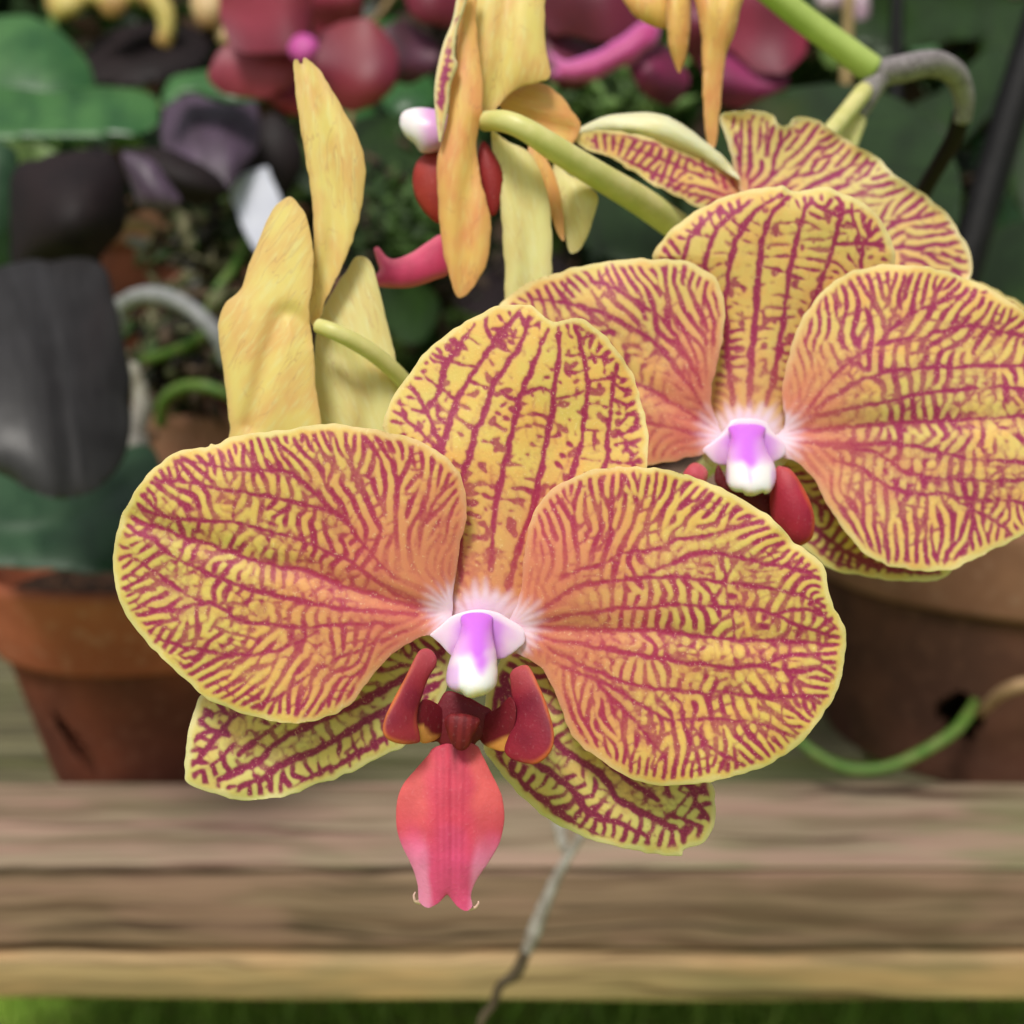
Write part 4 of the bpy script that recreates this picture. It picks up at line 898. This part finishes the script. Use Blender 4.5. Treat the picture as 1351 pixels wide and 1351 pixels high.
slab('leaf', [(-80,118),(0,114),(60,120),(140,114),(195,123),(212,148),(196,172),(120,184),(40,186),(-80,184)], 64, LG, gl, .3, 4, 2.0, gy=-8, rib=[(-60,160),(60,158),(190,150)])['label'] = 'long horizontal glossy leaf'
slab('leaf', [(100,90),(150,40),(230,30),(280,60),(240,100),(160,115)], 92, LDD, gl, .3, 6, 2.0, gy=-8)
pu = plant('orchid_plant', 'orchid plant with mottled purple pointed leaf behind the left flowers', 'potted plant', P(280, 270, 66), 'leafy orchid plants on the bench')
slab('leaf', [(212,160),(232,118),(262,103),(300,106),(335,135),(343,185),(320,225),(292,252),(268,246),(238,228),(215,200)], 62, LP, pu, .2, 4, 2, gy=-5, rib=[(280,105),(275,180),(285,250)])
slab('leaf', [(215,140),(225,105),(265,92),(310,98),(345,130),(300,135),(250,125)], 60, LG, pu, .2, 4, 1.0, gy=-5)
slab('leaf', [(300,260),(330,170),(365,150),(400,200),(380,260),(330,300)], 68, LDD, pu, .2, 4, 1.0)
bo = plant('orchid_plant', 'orchid plant with one huge dark olive leaf behind the upper right flowers', 'potted plant', P(1120, 640, 62), 'leafy orchid plants on the bench')
slab('leaf', [(940,170),(975,145),(1010,126),(1065,112),(1130,112),(1195,136),(1245,180),(1268,240),(1262,300),(1230,360),(1100,400),(980,380),(900,280)], 40, LO, bo, .3, 5, 2.6, gy=-4, gx=-1, rib=[(940,240),(1080,220),(1250,250)])
slab('leaf', [(1195,150),(1240,118),(1310,60),(1330,100),(1290,170),(1240,200)], 66, LO, bo, .25, 5, 1.5, gy=-5)
slab('leaf', [(1270,330),(1310,300),(1360,290),(1420,330),(1400,470),(1300,420)], 58, LO, bo, .3, 5, 1.5, gy=-5)
slab('leaf', [(1290,20),(1340,0),(1420,20),(1420,260),(1370,300),(1320,230),(1300,120)], 80, LO, bo, .3, 6, 2.5, gy=-5)
slab('leaf', [(760,250),(860,240),(900,300),(880,360),(800,340),(740,300)], 48, LO, bo, .3, 5, 1.2, gy=-5)
slab('leaf', [(1040,20),(1100,-20),(1300,-30),(1330,30),(1240,60),(1120,60)], 88, LO, bo, .3, 6, 3, gy=-12)
mp = plant('orchid_plant', 'low dark green leafy plant in the gap between the two side-on flowers', 'potted plant', P(540, 480, 76), 'leafy orchid plants on the bench')
slab('leaf', [(455,170),(520,150),(560,190),(560,260),(520,300),(470,280)], 84, LO, mp, .3, 6, 1.5, gy=-8)
slab('leaf', [(500,380),(545,360),(580,400),(560,450),(525,450),(505,420)], 66, LO, mp, .3, 5, 1.0, gy=-8)
slab('leaf', [(470,250),(540,270),(600,330),(560,360),(480,330)], 78, LO, mp, .3, 6, 1.5, gy=-8)
slab('leaf', [(740,130),(800,100),(840,120),(830,160),(770,170)], 78, LG, mp, .3, 5, 1.0, gy=-8)
slab('leaf', [(600,400),(660,330),(720,330),(760,380),(700,420)], 70, LDD, mp, .3, 5, 1.0, gy=-8)

r_ = random.Random(21)
def barkheap(label, cx, cy, d, sx, sy, n, mats, kind='moss'):
    V = []; Fc = []; mi = []
    for _ in range(n):
        c = P(cx+r_.gauss(0, sx), cy+r_.gauss(0, sy), d+r_.gauss(0, 1.5)); L = r_.uniform(.003, .014); wd = L*r_.uniform(.15, .5)
        a = Vector((r_.gauss(0, 1), r_.gauss(0, 1), r_.gauss(0, 1))).normalized(); b = a.orthogonal().normalized(); e = a.cross(b); k = len(V); m = r_.randrange(len(mats))
        V += [list(c+a*L), list(c-a*L), list(c+b*wd), list(c-b*wd), list(c+e*wd), list(c-e*wd)]
        for f in ((0,2,4),(0,4,3),(0,3,5),(0,5,2),(1,4,2),(1,3,4),(1,5,3),(1,2,5)): Fc += [k+q for q in f]; mi.append(m)
    me = raw_mesh(kind, V, np.array(Fc), np.full(len(Fc)//3, 3, np.int32)); o = link(kind, me, mats); me.polygons.foreach_set('material_index', mi)
    o['kind'] = 'stuff'; o['label'] = label; o['category'] = kind
MM = [mat_noise('moss_a', (60, 84, 36), (40, 58, 26), 90), mat_noise('moss_b', (92, 74, 56), (50, 38, 30), 90), mat_noise('moss_c', (34, 28, 24), (22, 18, 16), 90), mat_noise('moss_d', (132, 124, 96), (90, 96, 60), 90)]
barkheap('mossy bark and fine roots in the tilted pot', 275, 320, 67, 34, 34, 420, MM)
barkheap('mossy bark and root litter beside the left flower', 235, 465, 62, 30, 40, 420, MM)
barkheap('dark bark litter in the gap below the two side-on flowers', 560, 330, 72, 60, 60, 500, MM[:3])
barkheap('fluffy green moss tuft right of the top middle flower', 800, 130, 76, 34, 16, 260, [MM[0], mat_noise('moss_e', (120, 150, 84), (90, 120, 60), 90)])
barkheap('fluffy green moss tuft below the pale column of the side-on flower', 545, 300, 70, 26, 26, 260, [MM[0], mat_noise('moss_f', (84, 116, 52), (60, 90, 40), 90)])
# roots, each on its own
def root(label, rows, mat, seg=10, grp='aerial roots', name='aerial_root', jit=.05):
    return tag(ptube(name, rows, mat, seg=seg, jit=jit), label, 'root', grp)
root('silver grey arched root left of the left-hand yellow flower', [(152,432,56,22),(160,405,56,24),(190,390,55,24),(225,394,54,24),(258,412,53,22),(290,448,52,22),(300,480,52,20)], M_rootw)
root('tan curled root lying over the tilted pot rim', [(130,322,70,14),(150,302,69,16),(185,296,68,16),(215,310,68,16),(240,332,69,14),(262,342,70,12)], M_roott)
root('pale grey-green root inside the tilted pot rim', [(172,318,70,13),(200,325,69,14),(230,345,68,14),(262,365,66,13),(240,395,66,13)], M_rootw)
root('thin green looped root above the tilted pot', [(228,310,72,11),(236,278,72,11),(262,256,71,11),(292,262,70,11),(300,282,70,9)], M_rootg)
root('green root crossing the tilted pot rim to the right', [(230,322,69,11),(262,338,68,12),(300,330,68,12),(330,345,68,12)], M_rootg)
root('short green root stub below the silver arched root', [(185,475,58,14),(215,468,57,14),(245,455,56,13),(285,430,56,12)], M_rootg)
root('bright green bent root against the shaded pot', [(212,560,58,15),(216,530,57,16),(240,512,56,17),(270,510,55,16),(305,522,55,14)], M_rootg)
root('yellow-green upright root by the silver arched root', [(268,430,60,12),(285,385,61,13),(310,350,62,12),(330,300,64,12)], M_rootg)
root('whitish peeling root beside the black leaf', [(175,480,52,14),(188,530,52,24),(178,575,51,32),(192,612,50,34),(215,650,50,22)], M_rootd)
root('green and grey root curving from the hole of the big pot', [(1045,970,49.2,12),(1085,1000,48.6,14),(1125,1015,48.2,15),(1170,1012,48.0,15),(1215,993,48.2,15),(1255,968,48.6,15),(1276,945,49.5,16),(1286,925,51.5,12)], M_rootg)
root('pale root at the right edge beside the pot hole', [(1292,942,50.5,12),(1320,915,48.8,16),(1355,902,48,18),(1400,900,48,18)], M_roott)
root('thin silver aerial root hanging in front of the bench, dark at its lower end', [(780,1075,34,8),(765,1105,33.8,10),(738,1150,33.5,14),(718,1195,33.2,18),(704,1232,33,20),(692,1262,32.8,14)], M_rootd)
root('short faint upright root above the hanging silver root', [(735,1060,35,14),(737,1085,35,16),(743,1115,34.6,13),(752,1130,34.4,8)], M_rootd)
root('dark shrivelled tip below the hanging silver root', [(693,1258,32.8,15),(680,1285,32.6,17),(660,1300,32.4,12),(650,1325,32.2,12),(636,1345,32,11),(630,1375,32,10)], M_rootb)

# arching flower stem
M_stg = mat_noise('stem_green', (186, 204, 112), (168, 188, 96), 90, .45, .5, .2, .001); M_stgrey = mat_noise('stem_grey', (140, 132, 134), (118, 110, 112), 260, .6, .4, .3, .0008, (168, 160, 162))
stem = thing('flower_stem', 'arching orchid flower stem at upper right, fresh green where it leaves its grey bent node', 'stem', P(1160, 100, 22.8))
ptube('green_spike', [(960,-50,22,30),(1010,-15,22.2,32),(1060,25,22.4,33),(1110,62,22.6,34),(1150,92,22.8,36)], M_stg, stem, seg=18)
ptube('grey_branch', [(1150,98,22.8,34),(1185,92,23,36),(1230,84,23.4,34),(1260,98,23.8,30),(1272,130,24.2,26),(1270,160,24.5,22)], M_stgrey, stem, seg=16)
ptube('grey_branch', [(1160,102,22.8,30),(1140,130,22.8,34),(1120,160,22.7,36),(1095,210,22.6,36),(1060,300,22.5,34)], M_stgrey, stem, seg=16)
ptube('dark_branch', [(1268,150,24.5,24),(1260,180,25,24),(1240,215,26,22),(1215,260,27,22),(1190,330,28,22)], LDD, stem, seg=12)
M_stake = mat_noise('stake_black', (16, 15, 17), (24, 22, 24), 60, .6, .25); M_cane = mat_noise('cane', (178, 152, 104), (150, 124, 80), 60, .6)
tag(ptube('plant_stake', [(1420,-120,50,48),(1352,90,50,48),(1315,210,50,46),(1260,400,50,46),(1200,620,51,44)], M_stake, seg=14), 'thick black plant stake leaning at the right edge', 'stake')
tag(ptube('plant_stake', [(1186,-60,80,17),(1183,20,80,17),(1180,200,80,17),(1178,420,80,17)], M_stake, seg=10), 'thin dark upright stake behind the stem bend', 'stake')
tag(ptube('cane', [(1122,-60,78,14),(1119,20,78,14),(1116,110,78,14),(1112,380,78,14)], M_cane, seg=10), 'thin tan cane just left of the thin dark stake', 'cane')
tag(ptube('plant_stake', [(545,-40,86,8),(500,20,86,8),(478,60,86,8),(440,300,86,8)], M_roott, seg=8), 'thin pale stalk between the two dark red flowers', 'stalk')

# white plant tag
tg = slab('plant_tag', [(303,246),(346,222),(358,232),(374,292),(352,330),(333,322)], 60, mat_noise('tag_plastic', (206, 208, 222), (196, 198, 214), 40, .4), None, .08, 4, 0, gy=-2, gx=1)
tag(tg, 'white plastic plant tag stuck in a pot behind the left flowers', 'plant tag')

# crimson flowers behind
M_red = mat_pig('crimson_petal', .5, .1, .3, .4, 700)
def redflower(label, center, d, petals, lip=None, cat='orchid flower', throat=None):
    o = thing('crimson_orchid', label, cat, P(center[0], center[1], d), 'dark red orchid flowers in the background')
    for k, (out_, c1, c2) in enumerate(petals):
        slab('petal', out_, d+.6*k, M_red, o, .1, 3.5, .4, wave=.25, power=1.0, color=lambda sh, c1=c1, c2=c2: blend(flat(sh, lin(*c1)), lin(*c2), sstep(-1, 1.2, snoise(sh.X.shape, 12))))
    if throat: pad('column', throat, d-.8, M_red, o, .5, lambda sh: flat(sh, lin(206, 84, 170)), step=3)
    if lip: slab('lip', lip, d-.8, M_red, o, .15, 3, .4, color=lambda sh: blend(flat(sh, lin(196, 70, 140)), lin(206, 110, 180), sstep(8, 0, sh.db)))
    return o
cr, cd_ = (156, 56, 78), (116, 30, 54)
redflower('dark crimson orchid flower with bright magenta centre at top left', (400, 65), 44, [
 ([(398,62),(345,72),(308,62),(290,20),(295,-30),(350,-50),(405,-30),(412,20)], cr, cd_), ([(408,62),(436,36),(478,24),(514,48),(527,90),(512,126),(472,147),(432,132),(414,92)], (132,40,54), cd_),
 ([(400,78),(350,60),(305,58),(276,88),(284,116),(330,130),(380,118)], cr, (120,24,52)), ([(345,118),(385,98),(405,92),(408,142),(385,150),(360,138)], (160,34,76), (130,24,60)), ([(415,52),(408,-20),(455,-40),(480,-10),(470,40),(440,48)], cr, cd_)],
 throat=[(380,62),(392,46),(408,46),(420,58),(416,76),(402,86),(386,78)])
redflower('dark red orchid flower cut by the top edge beside the tall middle petal', (575, 0), 52, [
 ([(530,-40),(535,5),(560,30),(600,35),(625,10),(620,-40)], (126,34,58), cd_), ([(500,40),(540,28),(575,60),(570,95),(530,110),(500,80)], (78,30,58), (52,22,38))])
redflower('dark magenta orchid flower with pink strap lip right of the top middle flower', (800, 40), 40, [
 ([(715,-30),(800,-40),(870,-20),(870,40),(820,60),(760,50),(720,40)], (112,30,60), (90,24,44)), ([(720,40),(760,50),(800,70),(780,110),(735,110),(715,80)], (104,28,60), (76,22,44)), ([(820,60),(880,60),(910,110),(880,140),(840,110)], (126,34,80), (92,28,56))],
 lip=[(724,70),(745,80),(785,68),(820,48),(850,28),(868,32),(868,52),(840,80),(800,98),(765,106),(738,104),(728,98),(733,88)])
redflower('dark red orchid flower under the green stem at top right', (985, 60), 46, [
 ([(955,-30),(1010,-20),(1050,20),(1066,55),(1040,92),(1000,96),(965,70),(945,30)], (140,36,66), (112,28,54)), ([(930,60),(960,60),(1000,95),(1040,100),(1020,135),(970,145),(935,120)], (146,44,98), (110,30,70)), ([(905,0),(950,0),(960,50),(930,90),(900,60)], (112,30,60), (90,24,44))])
# pale yellow blooms, far top left
M_yl = mat_pig('yellow_petal', .5, .1, .2, .4, 500)
def yflower(label, c, d, outs, col_=((214,196,110),(190,150,90))):
    o = thing('yellow_orchid', label, 'orchid flower', P(c[0], c[1], d), 'pale yellow orchid flowers far behind')
    for k, q in enumerate(outs): slab('petal', q, d+k*.8, M_yl, o, .1, 4, .8, color=lambda sh: blend(flat(sh, lin(*col_[0])), lin(*col_[1]), sstep(-.8, 1.2, snoise(sh.X.shape, 8))))
yflower('blurred pale yellow flower, leftmost at the top edge', (90, 5), 90, [[(62,-10),(90,-15),(112,0),(100,22),(75,26),(62,12)], [(95,-20),(125,-20),(130,2),(112,8)]])
yflower('blurred pale yellow flower, second from the left at the top edge', (145, 5), 88, [[(120,-20),(150,-22),(170,0),(160,24),(135,18)], [(150,-20),(190,-20),(180,5),(165,8)]])
yflower('blurred yellow drooping flower between the green leaf and the crimson flower', (212, 20), 84, [[(188,-15),(215,-15),(232,30),(222,62),(205,55),(208,30)], [(180,-20),(205,-20),(205,5),(188,8)]])
yflower('blurred peach-yellow flower touching the crimson one at top', (270, 15), 80, [[(252,-5),(285,-20),(292,10),(288,36),(262,30)], [(290,30),(310,45),(300,60),(285,50)]], ((222,190,140),(200,150,110)))
yflower('blurred pinkish white flower at the top behind the thin cane', (1105, 15), 84, [[(1075,-15),(1110,-20),(1112,10),(1085,15)], [(1125,-20),(1148,-10),(1145,30),(1128,36)]], ((214,196,206),(190,160,180)))

# far-off greenery: one dense mass of leaves on several layers, and the bank it grows on
def leafmass(n, seed, box, size, mats, name, label):
    r = random.Random(seed); V = []; Fc = []; mi = []
    x0, x1, y0, y1, z0, z1 = box
    for _ in range(n):
        yy = r.uniform(y0, y1); c = Vector((r.uniform(x0, x1)*yy/y0, yy, r.uniform(z0, z1))); L = r.uniform(*size); wd = L*r.uniform(.16, .34)
        d = Vector((r.gauss(0, .8), r.gauss(0, .5), r.gauss(.35, .6))).normalized(); s = d.cross(Vector((r.gauss(0, 1), r.gauss(0, 1), r.gauss(0, 1)))).normalized(); nrm = d.cross(s)
        k = len(V); m = r.choice(range(len(mats)))
        for t, ww, up in ((0, .15, 0), (.3, .9, .08), (.65, .85, .08), (1, .05, -.05)):
            p = c+d*(L*t)-nrm*(L*(.5*t*t-up)); V += [list(p-s*wd*ww), list(p+nrm*wd*-.25*ww), list(p+s*wd*ww)]
        for a in range(3):
            b = k+a*3; Fc += [b, b+1, b+4, b+3, b+1, b+2, b+5, b+4]; mi += [m, m]
    me = raw_mesh(name, V, np.array(Fc), np.full(len(Fc)//4, 4, np.int32)); o = link(name, me, mats, origin=(0, y0, z0)); me.polygons.foreach_set('material_index', mi)
    o['kind'] = 'stuff'; o['label'] = label; o['category'] = 'foliage'; return o
def fill(label, rows, mat):
    o = plant('orchid_plant', label, 'potted plant', P(rows[0][0][0][0], 640, rows[0][1]), 'leafy orchid plants on the bench')
    for outl, d, gy in rows: slab('leaf', outl, d, mat, o, .25, 5, 1.2, gy=gy)
fill('shaded green plant under the top left flowers', [([(130,60),(180,40),(230,60),(215,100),(160,110)], 96, -6), ([(150,20),(175,-20),(200,10),(185,60)], 98, -3), ([(225,60),(270,40),(290,80),(250,110)], 95, -6)], LO)
fill('mid green plant between the dark red flowers at the top', [([(465,60),(500,20),(530,10),(520,60),(490,90)], 94, -6), ([(440,150),(480,130),(500,170),(470,230)], 90, -6), ([(500,110),(560,95),(575,140),(520,150)], 92, -6)], LG)
fill('soft green plant far behind the thick black stake', [([(1200,-30),(1260,-40),(1290,40),(1240,80),(1190,50)], 110, -9), ([(1230,60),(1300,50),(1310,110),(1250,120)], 108, -9), ([(1290,180),(1360,200),(1350,330),(1300,300)], 100, -9)], LL)
MF = [mat_noise('mass_a', (52, 86, 34), (36, 62, 24), 8, .5), mat_noise('mass_b', (36, 54, 32), (24, 38, 24), 8, .5), mat_noise('mass_c', (118, 146, 74), (84, 116, 50), 8, .5), mat_noise('mass_d', (86, 62, 44), (50, 38, 28), 8, .6)]
leafmass(3600, 3, (-.75, .75, .98, 1.5, .62, 1.30), (.04, .10), MF, 'foliage', 'dark blurred leafy greenery filling the space behind the pots')
leafmass(3600, 4, (-1.3, 1.3, 1.6, 2.6, .0, 2.1), (.08, .2), MF, 'foliage', 'deep shaded greenery farthest back')
n = 40; bx = np.linspace(-4.5, 4.5, n); bz = np.linspace(0, 1, n); BX, BT = np.meshgrid(bx, bz); BZ = BT*2.6-.02; BY = 2.9+BT**2*.8+.12*np.sin(BX*4+BT*7)+.08*np.sin(BX*9-BT*5)
idx = np.arange(n*n).reshape(n, n); Fb = np.stack([idx[:-1, :-1], idx[:-1, 1:], idx[1:, 1:], idx[1:, :-1]], -1).reshape(-1, 4)
b_ = link('terrain', raw_mesh('terrain', np.stack([BX.ravel(), BY.ravel(), BZ.ravel()], 1), Fb), mat_noise('bank', (24, 38, 18), (34, 50, 26), 6, .95, .1, .8, .05), origin=(0, 2.9, 0)); b_['kind'] = 'structure'
for o in bpy.data.objects:
    o.select_set(False)
